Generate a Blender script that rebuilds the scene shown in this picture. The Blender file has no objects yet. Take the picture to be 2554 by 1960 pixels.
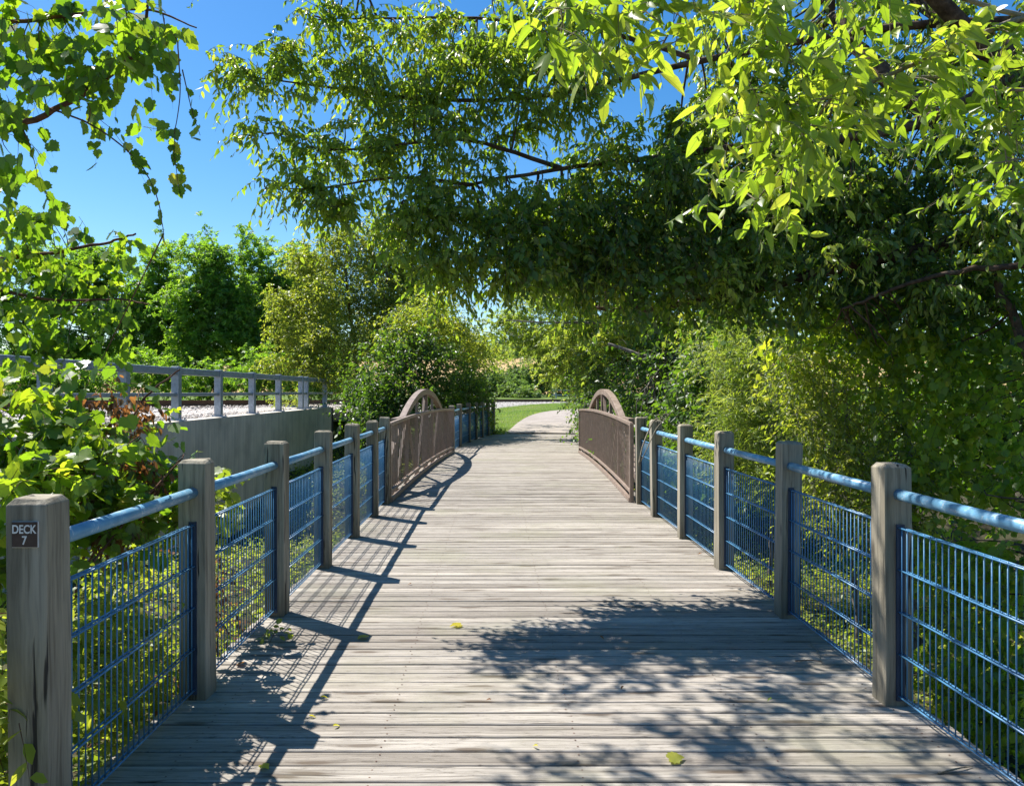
import bpy, bmesh, math, random
import numpy as np
from mathutils import Vector, Matrix

random.seed(7)
SC = bpy.context.scene
COL = SC.collection
R = math.radians

# ------------------------------------------------------------------ helpers
CAM = (0.0, 0.0, 1.6)
VPX, VPY, FPX = 1060.0, 837.0, 1650.0


def P(x, y, d):
    """world point seen along a measured sight line at distance d"""
    return ((x - VPX) / FPX * d, d, CAM[2] + (VPY - y) / FPX * d)


def link(o, parent=None):
    COL.objects.link(o)
    if parent is not None:
        o.parent = parent
    return o


def tag(o, label=None, cat=None, group=None, kind=None):
    if label: o['label'] = label
    if cat: o['category'] = cat
    if group: o['group'] = group
    if kind: o['kind'] = kind
    return o


def empty(name, loc=(0, 0, 0), rz=0.0):
    o = bpy.data.objects.new(name, None)
    o.empty_display_size = 0.2
    o.location = loc
    o.rotation_euler = (0, 0, rz)
    return link(o)


class MB:
    """collects shapes and links them as one mesh object"""
    def __init__(self):
        self.v, self.f = [], []
        self.attr = []

    def add(self, verts, faces, a=0.0):
        n = len(self.v)
        self.v.extend([tuple(p) for p in verts])
        self.f.extend([tuple(i + n for i in f) for f in faces])
        self.attr.extend([a] * len(verts))

    def box(self, x0, x1, y0, y1, z0, z1, a=0.0):
        self.add([(x0, y0, z0), (x1, y0, z0), (x1, y1, z0), (x0, y1, z0),
                  (x0, y0, z1), (x1, y0, z1), (x1, y1, z1), (x0, y1, z1)],
                 [(0, 3, 2, 1), (4, 5, 6, 7), (0, 1, 5, 4), (1, 2, 6, 5), (2, 3, 7, 6), (3, 0, 4, 7)], a)

    def bar(self, p, q, w, h, up=(0, 0, 1)):
        p, q = Vector(p), Vector(q)
        t = (q - p).normalized()
        s = t.cross(Vector(up))
        if s.length < 1e-4: s = t.cross(Vector((0, 1, 0)))
        s.normalize()
        u = s.cross(t).normalized()
        c = []
        for e in (p, q):
            for a, b in ((-1, -1), (1, -1), (1, 1), (-1, 1)):
                c.append(e + s * (a * w / 2) + u * (b * h / 2))
        self.add(c, [(0, 1, 2, 3), (7, 6, 5, 4), (0, 4, 5, 1), (1, 5, 6, 2), (2, 6, 7, 3), (3, 7, 4, 0)])

    def tube(self, pts, r, n=8, cap=True):
        pts = [Vector(p) for p in pts]
        if not hasattr(r, '__len__'): r = [r] * len(pts)
        vs, fs = [], []
        prev = None
        for i, p in enumerate(pts):
            t = (pts[min(i + 1, len(pts) - 1)] - pts[max(i - 1, 0)])
            t.normalize()
            if prev is None:
                s = t.cross(Vector((0, 0, 1)))
                if s.length < 0.05: s = t.cross(Vector((1, 0, 0)))
            else:
                s = prev - t * prev.dot(t)
            s.normalize(); prev = s
            u = t.cross(s)
            for k in range(n):
                a = 2 * math.pi * k / n
                vs.append(p + (s * math.cos(a) + u * math.sin(a)) * r[i])
        for i in range(len(pts) - 1):
            for k in range(n):
                a, b = i * n + k, i * n + (k + 1) % n
                fs.append((a, b, b + n, a + n))
        if cap:
            fs.append(tuple(range(n - 1, -1, -1)))
            fs.append(tuple(range((len(pts) - 1) * n, len(pts) * n)))
        self.add(vs, fs)

    def sweep(self, pts, prof, closed_up=True):
        """sweep an (across, up) profile along pts, upright"""
        pts = [Vector(p) for p in pts]
        m = len(prof)
        vs, fs = [], []
        for i, p in enumerate(pts):
            t = (pts[min(i + 1, len(pts) - 1)] - pts[max(i - 1, 0)])
            t.normalize()
            s = t.cross(Vector((0, 0, 1))).normalized()
            u = s.cross(t)
            for (a, b) in prof:
                vs.append(p + s * a + u * b)
        for i in range(len(pts) - 1):
            for k in range(m):
                a, b = i * m + k, i * m + (k + 1) % m
                fs.append((a, b, b + m, a + m))
        fs.append(tuple(range(m - 1, -1, -1)))
        fs.append(tuple(range((len(pts) - 1) * m, len(pts) * m)))
        self.add(vs, fs)

    def build(self, name, mat, parent=None, smooth=False, bevel=0.0, attr=None, loc=None):
        me = bpy.data.meshes.new(name)
        vv = self.v
        if loc is not None:
            vv = [(a - loc[0], b - loc[1], c - loc[2]) for a, b, c in vv]
        me.from_pydata(vv, [], self.f)
        if attr:
            at = me.attributes.new(attr, 'FLOAT', 'POINT')
            at.data.foreach_set('value', np.array(self.attr, dtype=np.float32))
        bm = bmesh.new(); bm.from_mesh(me)
        bmesh.ops.recalc_face_normals(bm, faces=bm.faces)
        bm.to_mesh(me); bm.free()
        if smooth:
            me.polygons.foreach_set('use_smooth', [True] * len(me.polygons))
        me.materials.append(mat)
        o = link(bpy.data.objects.new(name, me), parent)
        if bevel:
            m = o.modifiers.new('edge', 'BEVEL'); m.width = bevel; m.segments = 2
            m.limit_method = 'ANGLE'; m.angle_limit = R(35)
        return o


# ------------------------------------------------------------------ materials
def new_mat(name):
    m = bpy.data.materials.new(name)
    m.use_nodes = True
    nt = m.node_tree
    nt.nodes.clear()
    out = nt.nodes.new('ShaderNodeOutputMaterial')
    return m, nt, out


class N:
    def __init__(self, nt): self.nt = nt

    def __call__(self, typ, ins=None, **kw):
        n = self.nt.nodes.new('ShaderNode' + typ)
        for k, v in kw.items(): setattr(n, k, v)
        if ins:
            for k, v in ins.items():
                s = n.inputs[k]
                if isinstance(v, bpy.types.NodeSocket): self.nt.links.new(v, s)
                else: s.default_value = v
        return n

    def ramp(self, fac, stops, interp='LINEAR'):
        n = self.nt.nodes.new('ShaderNodeValToRGB')
        cr = n.color_ramp; cr.interpolation = interp
        while len(cr.elements) < len(stops): cr.elements.new(0.5)
        for e, (p, c) in zip(cr.elements, stops):
            e.position = p
            e.color = (*c, 1) if len(c) == 3 else c
        self.nt.links.new(fac, n.inputs[0])
        return n.outputs[0]

    def mix(self, fac, a, b, blend='MIX'):
        n = self.nt.nodes.new('ShaderNodeMix'); n.data_type = 'RGBA'; n.blend_type = blend
        for s, v in ((n.inputs[0], fac), (n.inputs[6], a), (n.inputs[7], b)):
            if isinstance(v, bpy.types.NodeSocket): self.nt.links.new(v, s)
            elif isinstance(v, (int, float)): s.default_value = v
            else: s.default_value = (*v, 1)
        return n.outputs[2]

    def math(self, op, a, b=0.0, clamp=False):
        n = self.nt.nodes.new('ShaderNodeMath'); n.operation = op; n.use_clamp = clamp
        for s, v in ((n.inputs[0], a), (n.inputs[1], b)):
            if isinstance(v, bpy.types.NodeSocket): self.nt.links.new(v, s)
            else: s.default_value = v
        return n.outputs[0]


def finish(n, out, col, rough=0.6, spec=0.4, bump=None, bstr=0.3, bdist=0.01, metal=0.0, coat=0.0):
    ins = {'Base Color': col if isinstance(col, bpy.types.NodeSocket) else (*col, 1), 'Roughness': rough,
           'Specular IOR Level': spec, 'Metallic': metal, 'Coat Weight': coat}
    p = n('BsdfPrincipled', ins)
    if bump is not None:
        b = n('Bump', {'Height': bump, 'Strength': bstr, 'Distance': bdist})
        n.nt.links.new(b.outputs[0], p.inputs['Normal'])
    n.nt.links.new(p.outputs[0], out.inputs[0])
    return p


def mapped(n, scale, coord='Object', off=None):
    tc = n('TexCoord')
    src = tc.outputs[coord]
    if off is not None:
        src = n('VectorMath', {0: src, 1: off}, operation='ADD').outputs[0]
    return n('VectorMath', {0: src, 1: scale}, operation='MULTIPLY').outputs[0]


def mat_deck():
    m, nt, out = new_mat('weathered deck boards'); n = N(nt)
    pid = n('Attribute', attribute_name='pid').outputs['Fac']
    w = n.math('MULTIPLY', pid, 37.7)
    tc = n('TexCoord').outputs['Object']
    warp = n('TexNoise', {'Vector': n('VectorMath', {0: tc, 1: (2.2, 5, 1)}, operation='MULTIPLY').outputs[0], 'W': w, 'Scale': 1.0, 'Detail': 2}, noise_dimensions='4D').outputs[1]
    wv = n('VectorMath', {0: n('VectorMath', {0: warp, 1: (-.5, -.5, -.5)}, operation='ADD').outputs[0], 1: (0, .05, 0)}, operation='MULTIPLY').outputs[0]
    v = n('VectorMath', {0: tc, 1: wv}, operation='ADD').outputs[0]
    g1 = n('TexNoise', {'Vector': n('VectorMath', {0: v, 1: (1.3, 105, 6)}, operation='MULTIPLY').outputs[0], 'W': w, 'Scale': 1.0, 'Detail': 5, 'Roughness': .65}, noise_dimensions='4D').outputs[0]
    g2 = n('TexNoise', {'Vector': n('VectorMath', {0: v, 1: (0.7, 13, 3)}, operation='MULTIPLY').outputs[0], 'W': w, 'Scale': 1.0, 'Detail': 4, 'Roughness': .6}, noise_dimensions='4D').outputs[0]
    base = n.ramp(g2, [(.26, (.175, .158, .138)), (.42, (.285, .264, .236)), (.56, (.375, .35, .318)), (.68, (.44, .412, .376)), (.82, (.29, .268, .236))])
    streak = n.ramp(g1, [(.31, (.34, .32, .30)), (.42, (.74, .72, .70)), (.52, (.98, .97, .96)), (.75, (1.14, 1.12, 1.09))])
    c = n.mix(1.0, base, streak, 'MULTIPLY')
    # per board tint
    bt = n('TexWhiteNoise', {'W': w}, noise_dimensions='1D').outputs[0]
    c = n.mix(1.0, c, n.ramp(bt, [(0, (.70, .66, .62)), (.5, (.97, .95, .92)), (1, (1.16, 1.12, 1.07))]), 'MULTIPLY')
    sp_ = n('TexNoise', {'Vector': n('VectorMath', {0: v, 1: (9, 60, 9)}, operation='MULTIPLY').outputs[0], 'W': w, 'Scale': 1.0, 'Detail': 6, 'Roughness': .8}, noise_dimensions='4D').outputs[0]
    c = n.mix(1.0, c, n.ramp(sp_, [(.36, (.45, .43, .41)), (.46, (.97, .97, .97)), (.6, (1.02, 1.02, 1.02)), (.68, (1.16, 1.16, 1.15))]), 'MULTIPLY')
    # long checks
    ck = n('TexNoise', {'Vector': n('VectorMath', {0: v, 1: (.8, 42, 1)}, operation='MULTIPLY').outputs[0], 'W': n.math('ADD', w, 5.3), 'Scale': 1.0, 'Detail': 3, 'Roughness': .7}, noise_dimensions='4D').outputs[0]
    ckm = n.ramp(ck, [(.325, (1, 1, 1)), (.35, (0, 0, 0))])
    c = n.mix(ckm, c, (.055, .048, .042))
    # knots
    sh = n('CombineXYZ', {0: n.math('MULTIPLY', w, 3.17), 1: 0.0, 2: 0.0}).outputs[0]
    kvn = n('TexVoronoi', {'Vector': n('VectorMath', {0: n('VectorMath', {0: v, 1: (1.5, 8.0, 0)}, operation='MULTIPLY').outputs[0], 1: sh}, operation='ADD').outputs[0], 'Scale': 1.0, 'Randomness': 1}, voronoi_dimensions='2D', feature='F1')
    sel = n.ramp(n('RGBToBW', {0: kvn.outputs[1]}).outputs[0], [(.55, (0, 0, 0)), (.57, (1, 1, 1))])
    km = n.ramp(kvn.outputs[0], [(.09, (1, 1, 1)), (.14, (.4, .4, .4)), (.26, (0, 0, 0))])
    c = n.mix(n.math('MULTIPLY', n.math('MULTIPLY', km, sel), .85), c, (.085, .06, .04))
    # dirt and algae near the edges
    big = n('TexNoise', {'Vector': tc, 'Scale': .9, 'Detail': 5, 'Roughness': .6}).outputs[0]
    c = n.mix(n.ramp(big, [(.50, (0, 0, 0)), (.72, (.45, .45, .45))]), c, (.22, .215, .13))
    big2 = n('TexNoise', {'Vector': tc, 'Scale': 2.3, 'Detail': 6, 'Roughness': .65}).outputs[0]
    c = n.mix(n.ramp(big2, [(.52, (0, 0, 0)), (.75, (.45, .45, .45))]), c, (.19, .165, .14))
    h = n.math('SUBTRACT', n.math('MULTIPLY', g1, 1.0), n.math('MULTIPLY', ckm, .8))
    finish(n, out, c, .75, .3, h, .55, .006)
    return m


def mat_post(name, c0, c1, c2, axis=2, dark=(.035, .03, .025)):
    m, nt, out = new_mat(name); n = N(nt)
    oi = n('ObjectInfo').outputs['Random']
    w = n.math('MULTIPLY', oi, 91.0)
    s1, s2, s3 = [(60, 60, 2.0), (9, 9, .9), (20, 20, .7)]
    if axis == 1: s1, s2, s3 = [(60, 2, 60), (9, .9, 9), (26, .9, 26)]
    tc = n('TexCoord').outputs['Object']
    wr = n('TexNoise', {'Vector': n('VectorMath', {0: tc, 1: (6, 6, 2.4)}, operation='MULTIPLY').outputs[0], 'W': w, 'Scale': 1.0, 'Detail': 2}, noise_dimensions='4D').outputs[1]
    v = n('VectorMath', {0: tc, 1: n('VectorMath', {0: n('VectorMath', {0: wr, 1: (-.5, -.5, -.5)}, operation='ADD').outputs[0], 1: (.05, .05, 0)}, operation='MULTIPLY').outputs[0]}, operation='ADD').outputs[0]
    g1 = n('TexNoise', {'Vector': n('VectorMath', {0: v, 1: s1}, operation='MULTIPLY').outputs[0], 'W': w, 'Detail': 5, 'Scale': 1.0, 'Roughness': .62}, noise_dimensions='4D').outputs[0]
    g2 = n('TexNoise', {'Vector': n('VectorMath', {0: v, 1: s2}, operation='MULTIPLY').outputs[0], 'W': w, 'Detail': 4, 'Scale': 1.0}, noise_dimensions='4D').outputs[0]
    c = n.ramp(g2, [(.3, c0), (.5, c1), (.72, c2)])
    c = n.mix(1.0, c, n.ramp(g1, [(.3, (.5, .48, .46)), (.5, (.95, .95, .95)), (.72, (1.25, 1.22, 1.18))]), 'MULTIPLY')
    ck = n('TexNoise', {'Vector': n('VectorMath', {0: v, 1: s3}, operation='MULTIPLY').outputs[0], 'W': n.math('ADD', w, 3.1), 'Detail': 3, 'Scale': 1.0, 'Roughness': .6}, noise_dimensions='4D').outputs[0]
    ckm = n.ramp(ck, [(.35, (1, 1, 1)), (.372, (0, 0, 0))])
    c = n.mix(ckm, c, dark)
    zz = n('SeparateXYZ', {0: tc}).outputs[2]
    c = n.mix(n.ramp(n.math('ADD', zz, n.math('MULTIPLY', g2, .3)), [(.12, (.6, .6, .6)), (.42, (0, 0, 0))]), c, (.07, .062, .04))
    kv = n('TexVoronoi', {'Vector': n('VectorMath', {0: v, 1: (7, 7, 3.0)}, operation='MULTIPLY').outputs[0], 'W': w, 'Scale': 1.0}, voronoi_dimensions='4D').outputs[0]
    c = n.mix(n.math('MULTIPLY', n.ramp(kv, [(.10, (1, 1, 1)), (.2, (0, 0, 0))]), .7), c, dark)
    h = n.math('SUBTRACT', g1, ckm)
    finish(n, out, c, .8, .25, h, .6, .005)
    return m


def mat_paint(name, col, rough=.35, wear=(.5, .55, .6), wearamt=.35, spec=.5, scale=9.0):
    m, nt, out = new_mat(name); n = N(nt)
    v = mapped(n, (1, 1, 1))
    a = n('TexNoise', {'Vector': v, 'Scale': scale, 'Detail': 6, 'Roughness': .65}).outputs[0]
    b = n('TexNoise', {'Vector': v, 'Scale': scale * 9, 'Detail': 3}).outputs[0]
    c = n.mix(n.ramp(a, [(.35, (0, 0, 0)), (.75, (1, 1, 1))]), tuple(x * .82 for x in col), tuple(min(1, x * 1.18) for x in col))
    wm = n.math('MULTIPLY', n.ramp(a, [(.52, (0, 0, 0)), (.60, (1, 1, 1))]), n.ramp(b, [(.45, (0, 0, 0)), (.6, (1, 1, 1))]))
    c = n.mix(n.math('MULTIPLY', wm, wearamt), c, wear)
    finish(n, out, c, n.ramp(a, [(.3, (rough - .06,) * 3), (.7, (rough + .15,) * 3)]), spec, b, .08, .002)
    return m


def mat_metal(name, col):
    m, nt, out = new_mat(name); n = N(nt)
    v = mapped(n, (1, 1, 1))
    vo = n('TexVoronoi', {'Vector': v, 'Scale': 28.0}).outputs[1]
    a = n('TexNoise', {'Vector': v, 'Scale': 5.0, 'Detail': 6}).outputs[0]
    bw = n('RGBToBW', {0: vo}).outputs[0]
    c = n.mix(n.ramp(bw, [(0, (0, 0, 0)), (1, (1, 1, 1))]), tuple(x * .82 for x in col), tuple(x * 1.12 for x in col))
    c = n.mix(n.ramp(a, [(.4, (0, 0, 0)), (.8, (.6, .6, .6))]), c, tuple(x * .6 for x in col))
    finish(n, out, c, .55, .5, metal=.45)
    return m


def mat_concrete():
    m, nt, out = new_mat('stained concrete'); n = N(nt)
    st = n('TexNoise', {'Vector': mapped(n, (1, 2.2, .22)), 'Scale': 1.0, 'Detail': 6, 'Roughness': .6}).outputs[0]
    st2 = n('TexNoise', {'Vector': mapped(n, (6, 11, .5)), 'Scale': 1.0, 'Detail': 4, 'Roughness': .6}).outputs[0]
    fi = n('TexNoise', {'Vector': mapped(n, (1, 1, 1)), 'Scale': 30.0, 'Detail': 6}).outputs[0]
    bl = n('TexNoise', {'Vector': mapped(n, (1, 1, 1)), 'Scale': 1.6, 'Detail': 5}).outputs[0]
    c = n.ramp(st, [(.32, (.56, .50, .42)), (.5, (.66, .60, .51)), (.68, (.72, .67, .58))])
    c = n.mix(1.0, c, n.ramp(st2, [(.32, (.84, .81, .77)), (.5, (1.08, 1.05, 1.0)), (.7, (1.22, 1.17, 1.1))]), 'MULTIPLY')
    c = n.mix(n.ramp(bl, [(.45, (0, 0, 0)), (.75, (.4, .4, .4))]), c, (.15, .14, .11))
    c = n.mix(.12, c, n.ramp(fi, [(.3, (.2, .2, .2)), (.7, (.5, .49, .47))]))
    finish(n, out, c, .85, .25, fi, .25, .004)
    return m


def mat_gravel(name, c0, c1, c2):
    m, nt, out = new_mat(name); n = N(nt)
    v = mapped(n, (1, 1, 1))
    vo = n('TexVoronoi', {'Vector': v, 'Scale': 22.0})
    bw = n('RGBToBW', {0: vo.outputs[1]}).outputs[0]
    a = n('TexNoise', {'Vector': v, 'Scale': 1.2, 'Detail': 5}).outputs[0]
    c = n.ramp(bw, [(.1, c0), (.5, c1), (.9, c2)])
    c = n.mix(n.ramp(a, [(.45, (0, 0, 0)), (.8, (.5, .5, .5))]), c, tuple(x * .6 for x in c1))
    d = n.ramp(vo.outputs[0], [(0, (1, 1, 1)), (.6, (0, 0, 0))])
    finish(n, out, c, .85, .25, d, .8, .02)
    return m


def mat_stone():
    m, nt, out = new_mat('crushed stone'); n = N(nt)
    t = n('Attribute', attribute_name='tint').outputs['Fac']
    f = n('TexNoise', {'Vector': mapped(n, (1, 1, 1)), 'Scale': 40.0, 'Detail': 4}).outputs[0]
    c = n.ramp(t, [(0, (.26, .22, .19)), (.4, (.45, .41, .37)), (.8, (.60, .56, .52)), (1, (.40, .30, .26))])
    c = n.mix(1.0, c, n.ramp(f, [(.3, (.75, .75, .75)), (.7, (1.1, 1.1, 1.1))]), 'MULTIPLY')
    finish(n, out, c, .85, .3)
    return m


def mat_ground():
    m, nt, out = new_mat('soil and field ground'); n = N(nt)
    g = n('NewGeometry').outputs['Position']
    sep = n('SeparateXYZ', {0: g})
    y = sep.outputs[1]
    a = n('TexNoise', {'Vector': g, 'Scale': .8, 'Detail': 8, 'Roughness': .65}).outputs[0]
    b = n('TexNoise', {'Vector': g, 'Scale': 14.0, 'Detail': 5, 'Roughness': .7}).outputs[0]
    soil = n.ramp(a, [(.3, (.035, .03, .018)), (.5, (.06, .055, .03)), (.7, (.06, .075, .025))])
    soil = n.mix(1.0, soil, n.ramp(b, [(.3, (.6, .6, .6)), (.7, (1.3, 1.3, 1.3))]), 'MULTIPLY')
    big = n('TexNoise', {'Vector': g, 'Scale': .25, 'Detail': 6, 'Roughness': .6}).outputs[0]
    mea = n.ramp(big, [(.3, (.055, .10, .018)), (.5, (.10, .155, .03)), (.65, (.17, .19, .06)), (.8, (.26, .22, .10))])
    mea = n.mix(1.0, mea, n.ramp(b, [(.3, (.7, .7, .7)), (.7, (1.25, 1.25, 1.25))]), 'MULTIPLY')
    fld = n('TexNoise', {'Vector': n('VectorMath', {0: g, 1: (.01, .05, .1)}, operation='MULTIPLY').outputs[0], 'Scale': 1.0, 'Detail': 6}).outputs[0]
    fldc = n.ramp(fld, [(.3, (.33, .22, .10)), (.6, (.44, .31, .15)), (.8, (.33, .28, .12))])
    c = n.mix(n('MapRange', {0: y, 1: 27.5, 2: 31.0}).outputs[0], soil, mea)
    yn = n.math('ADD', y, n.math('MULTIPLY', big, 40.0))
    c = n.mix(n('MapRange', {0: yn, 1: 150.0, 2: 158.0}).outputs[0], c, fldc)
    c = n.mix(n('MapRange', {0: yn, 1: 300.0, 2: 315.0}).outputs[0], c, (.05, .075, .03))
    finish(n, out, c, .95, .1, b, .6, .03)
    return m


def mat_asphalt():
    m, nt, out = new_mat('pale worn path'); n = N(nt)
    v = mapped(n, (1, 1, 1))
    a = n('TexNoise', {'Vector': v, 'Scale': 90.0, 'Detail': 4}).outputs[0]
    b = n('TexNoise', {'Vector': v, 'Scale': .9, 'Detail': 7, 'Roughness': .65}).outputs[0]
    c = n.ramp(b, [(.3, (.24, .205, .175)), (.6, (.35, .305, .265)), (.8, (.29, .24, .20))])
    c = n.mix(1.0, c, n.ramp(a, [(.3, (.75, .75, .75)), (.7, (1.2, 1.2, 1.2))]), 'MULTIPLY')
    finish(n, out, c, .9, .2, a, .3, .004)
    return m


def mat_bark(name, c0, c1, c2):
    m, nt, out = new_mat(name); n = N(nt)
    v = mapped(n, (14, 14, 14))
    a = n('TexNoise', {'Vector': v, 'Scale': 1.0, 'Detail': 7, 'Roughness': .7}).outputs[0]
    b = n('TexNoise', {'Vector': v, 'Scale': .2, 'Detail': 4}).outputs[0]
    c = n.ramp(a, [(.32, c0), (.52, c1), (.72, c2)])
    c = n.mix(1.0, c, n.ramp(b, [(.3, (.75, .75, .75)), (.7, (1.2, 1.2, 1.2))]), 'MULTIPLY')
    finish(n, out, c, .9, .2, a, .9, .02)
    return m


def mat_leaf(name, dif, tra, tf=.5, rough=.42, spec=.45, vein=False):
    """dif / tra: ramps over the per-leaf random number"""
    m, nt, out = new_mat(name); n = N(nt)
    t = n('Attribute', attribute_name='tint').outputs['Fac']
    dif = [(p, tuple(min(.6, a * b) for a, b in zip(q, (1.45, 1.45, 1.15)))) for p, q in dif]
    tra = [(p, tuple(min(.85, a * b) for a, b in zip(q, (1.85, 1.78, 1.35)))) for p, q in tra]
    c = n.ramp(t, dif)
    k = n.ramp(t, tra)
    if vein:
        lv = n('SeparateXYZ', {0: n('Attribute', attribute_name='blade').outputs['Vector']})
        ax = n.math('ABSOLUTE', lv.outputs[0])
        mid = n.ramp(ax, [(.012, (1, 1, 1)), (.03, (0, 0, 0))])
        ph = n.math('SUBTRACT', lv.outputs[1], n.math('MULTIPLY', ax, .9))
        wv = n.math('FRACT', n.math('MULTIPLY', ph, 8.0))
        sv = n.ramp(wv, [(.0, (1, 1, 1)), (.10, (0, 0, 0)), (.93, (0, 0, 0)), (1, (1, 1, 1))])
        vm = n.math('MAXIMUM', mid, n.math('MULTIPLY', sv, .45))
        c = n.mix(n.math('MULTIPLY', vm, .5), c, (.16, .22, .06))
        k = n.mix(n.math('MULTIPLY', vm, .45), k, (.16, .24, .03))
    bf = n('NewGeometry').outputs['Backfacing']
    c = n.mix(n.math('MULTIPLY', bf, .45), c, (.13, .17, .09))
    pr = n('BsdfPrincipled', {'Base Color': c, 'Roughness': rough, 'Specular IOR Level': spec})
    tr = n('BsdfTranslucent', {'Color': k})
    mx = n('MixShader', {0: tf, 1: pr.outputs[0], 2: tr.outputs[0]})
    nt.links.new(mx.outputs[0], out.inputs[0])
    return m


M = {}
M['deck'] = mat_deck()
M['post'] = mat_post('treated timber', (.17, .148, .108), (.275, .242, .182), (.37, .335, .268))
M['blue'] = mat_paint('blue paint', (.14, .32, .48), .32, (.50, .55, .58), .7)
M['bluewire'] = mat_paint('blue coated wire', (.065, .20, .36), .3, (.3, .4, .5), .15)
M['darkblue'] = mat_paint('dark blue channel', (.012, .03, .07), .4, (.05, .08, .12), .2)
M['brown'] = mat_paint('brown paint', (.255, .19, .15), .45, (.42, .34, .3), .3, .4)
M['signbrown'] = mat_paint('sign brown', (.062, .036, .027), .4, (.1, .07, .06), .2, .4)
M['white'] = mat_paint('sign white', (.72, .70, .66), .5, (.6, .58, .5), .2, .3)
M['galv'] = mat_metal('galvanised steel', (.36, .40, .46))
M['rust'] = mat_paint('rusty rail', (.12, .065, .042), .7, (.2, .12, .08), .5, .3)
M['concrete'] = mat_concrete()
M['dark'] = mat_gravel('shade-dark culvert and joint concrete', (.03, .03, .035), (.05, .05, .06), (.07, .07, .08))  # near-black colour stands for shade inside the culvert; also fills wall joints
M['ballast'] = mat_gravel('ballast gravel', (.24, .21, .19), (.42, .39, .36), (.56, .53, .50))
M['stone'] = mat_stone()
M['ground'] = mat_ground()
M['path'] = mat_asphalt()
M['sleeper'] = mat_post('old sleeper', (.05, .04, .03), (.09, .075, .06), (.13, .11, .09))
M['bark'] = mat_bark('brown bark', (.035, .022, .015), (.10, .065, .045), (.19, .135, .10))
M['greybark'] = mat_bark('grey bark', (.07, .06, .05), (.17, .15, .13), (.30, .27, .24))
M['paletwig'] = mat_bark('pale twig', (.14, .11, .08), (.26, .22, .16), (.36, .31, .25))
M['redtwig'] = mat_bark('reddish vine stem', (.06, .03, .02), (.15, .075, .05), (.24, .13, .09))

# elder-like leaves of the big overhanging tree
M['elder'] = mat_leaf('box elder leaf', [(0, (.035, .065, .015)), (.45, (.085, .13, .028)), (.75, (.17, .20, .045)), (1, (.29, .30, .10))],
                      [(0, (.13, .24, .012)), (.5, (.22, .34, .018)), (.85, (.36, .44, .035)), (1, (.46, .47, .06))], .52, .36, .55, True)
M['vine'] = mat_leaf('grape vine leaf', [(0, (.024, .052, .013)), (.5, (.045, .088, .02)), (.86, (.085, .13, .024)), (.94, (.23, .20, .03)), (1, (.17, .07, .03))],
                     [(0, (.09, .20, .008)), (.5, (.18, .32, .012)), (.86, (.32, .42, .02)), (.94, (.60, .46, .03)), (1, (.26, .09, .03))], .5, .42, .45, True)
M['bankvine'] = mat_leaf('sun-lightened vine leaf', [(0, (.035, .065, .016)), (.5, (.07, .115, .026)), (.92, (.13, .17, .035)), (1, (.22, .14, .05))],  # lighter vine leaf: sun flecks on the bank are put into its colour
                     [(0, (.17, .30, .014)), (.5, (.32, .44, .022)), (.92, (.46, .5, .04)), (1, (.4, .25, .06))], .6, .4, .5)
M['dead'] = mat_leaf('dry dead leaf', [(0, (.06, .03, .016)), (.5, (.11, .052, .026)), (1, (.18, .095, .045))],
                     [(0, (.12, .045, .018)), (.5, (.20, .08, .025)), (1, (.28, .13, .045))], .4, .6, .2)
M['yellow'] = mat_leaf('yellowing leaf', [(0, (.30, .24, .03)), (1, (.50, .38, .05))], [(0, (.5, .42, .03)), (1, (.7, .55, .05))], .45, .5, .3)
M['locust'] = mat_leaf('locust leaf', [(0, (.035, .080, .02)), (.6, (.075, .14, .03)), (1, (.13, .19, .045))],
                       [(0, (.10, .22, .014)), (.6, (.19, .35, .022)), (1, (.30, .44, .04))], .5, .5, .4)
M['lime'] = mat_leaf('yellow green leaf', [(0, (.055, .085, .018)), (.5, (.10, .135, .026)), (1, (.19, .20, .05))],
                     [(0, (.16, .24, .015)), (.5, (.28, .36, .025)), (1, (.42, .43, .05))], .45, .45, .4)
M['shade'] = mat_leaf('shade-dark green leaf', [(0, (.020, .045, .012)), (.6, (.035, .072, .018)), (1, (.065, .11, .025))],  # dark green, with the shade over these plants put into the colour
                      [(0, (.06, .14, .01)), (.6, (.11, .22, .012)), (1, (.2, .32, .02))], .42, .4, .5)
M['willow'] = mat_leaf('narrow willow leaf', [(0, (.05, .085, .022)), (.5, (.095, .14, .035)), (1, (.17, .20, .06))],
                       [(0, (.15, .24, .02)), (.5, (.26, .36, .035)), (1, (.40, .43, .07))], .45, .45, .4)
M['far'] = mat_leaf('distant leaf', [(0, (.045, .075, .035)), (.6, (.08, .12, .05)), (1, (.13, .165, .06))],
                    [(0, (.08, .15, .03)), (.6, (.14, .23, .04)), (1, (.2, .3, .05))], .4, .6, .25)
M['grass'] = mat_leaf('grass blade', [(0, (.06, .115, .018)), (.6, (.12, .19, .03)), (.85, (.19, .22, .06)), (1, (.34, .29, .13))],
                      [(0, (.12, .22, .015)), (.6, (.24, .36, .03)), (.85, (.34, .38, .06)), (1, (.45, .38, .15))], .4, .5, .3)

# ------------------------------------------------------------------ foliage
UP = np.array([0, 0, 1.0])


def nz(v):
    return v / np.maximum(np.linalg.norm(v, axis=-1, keepdims=True), 1e-9)


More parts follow.
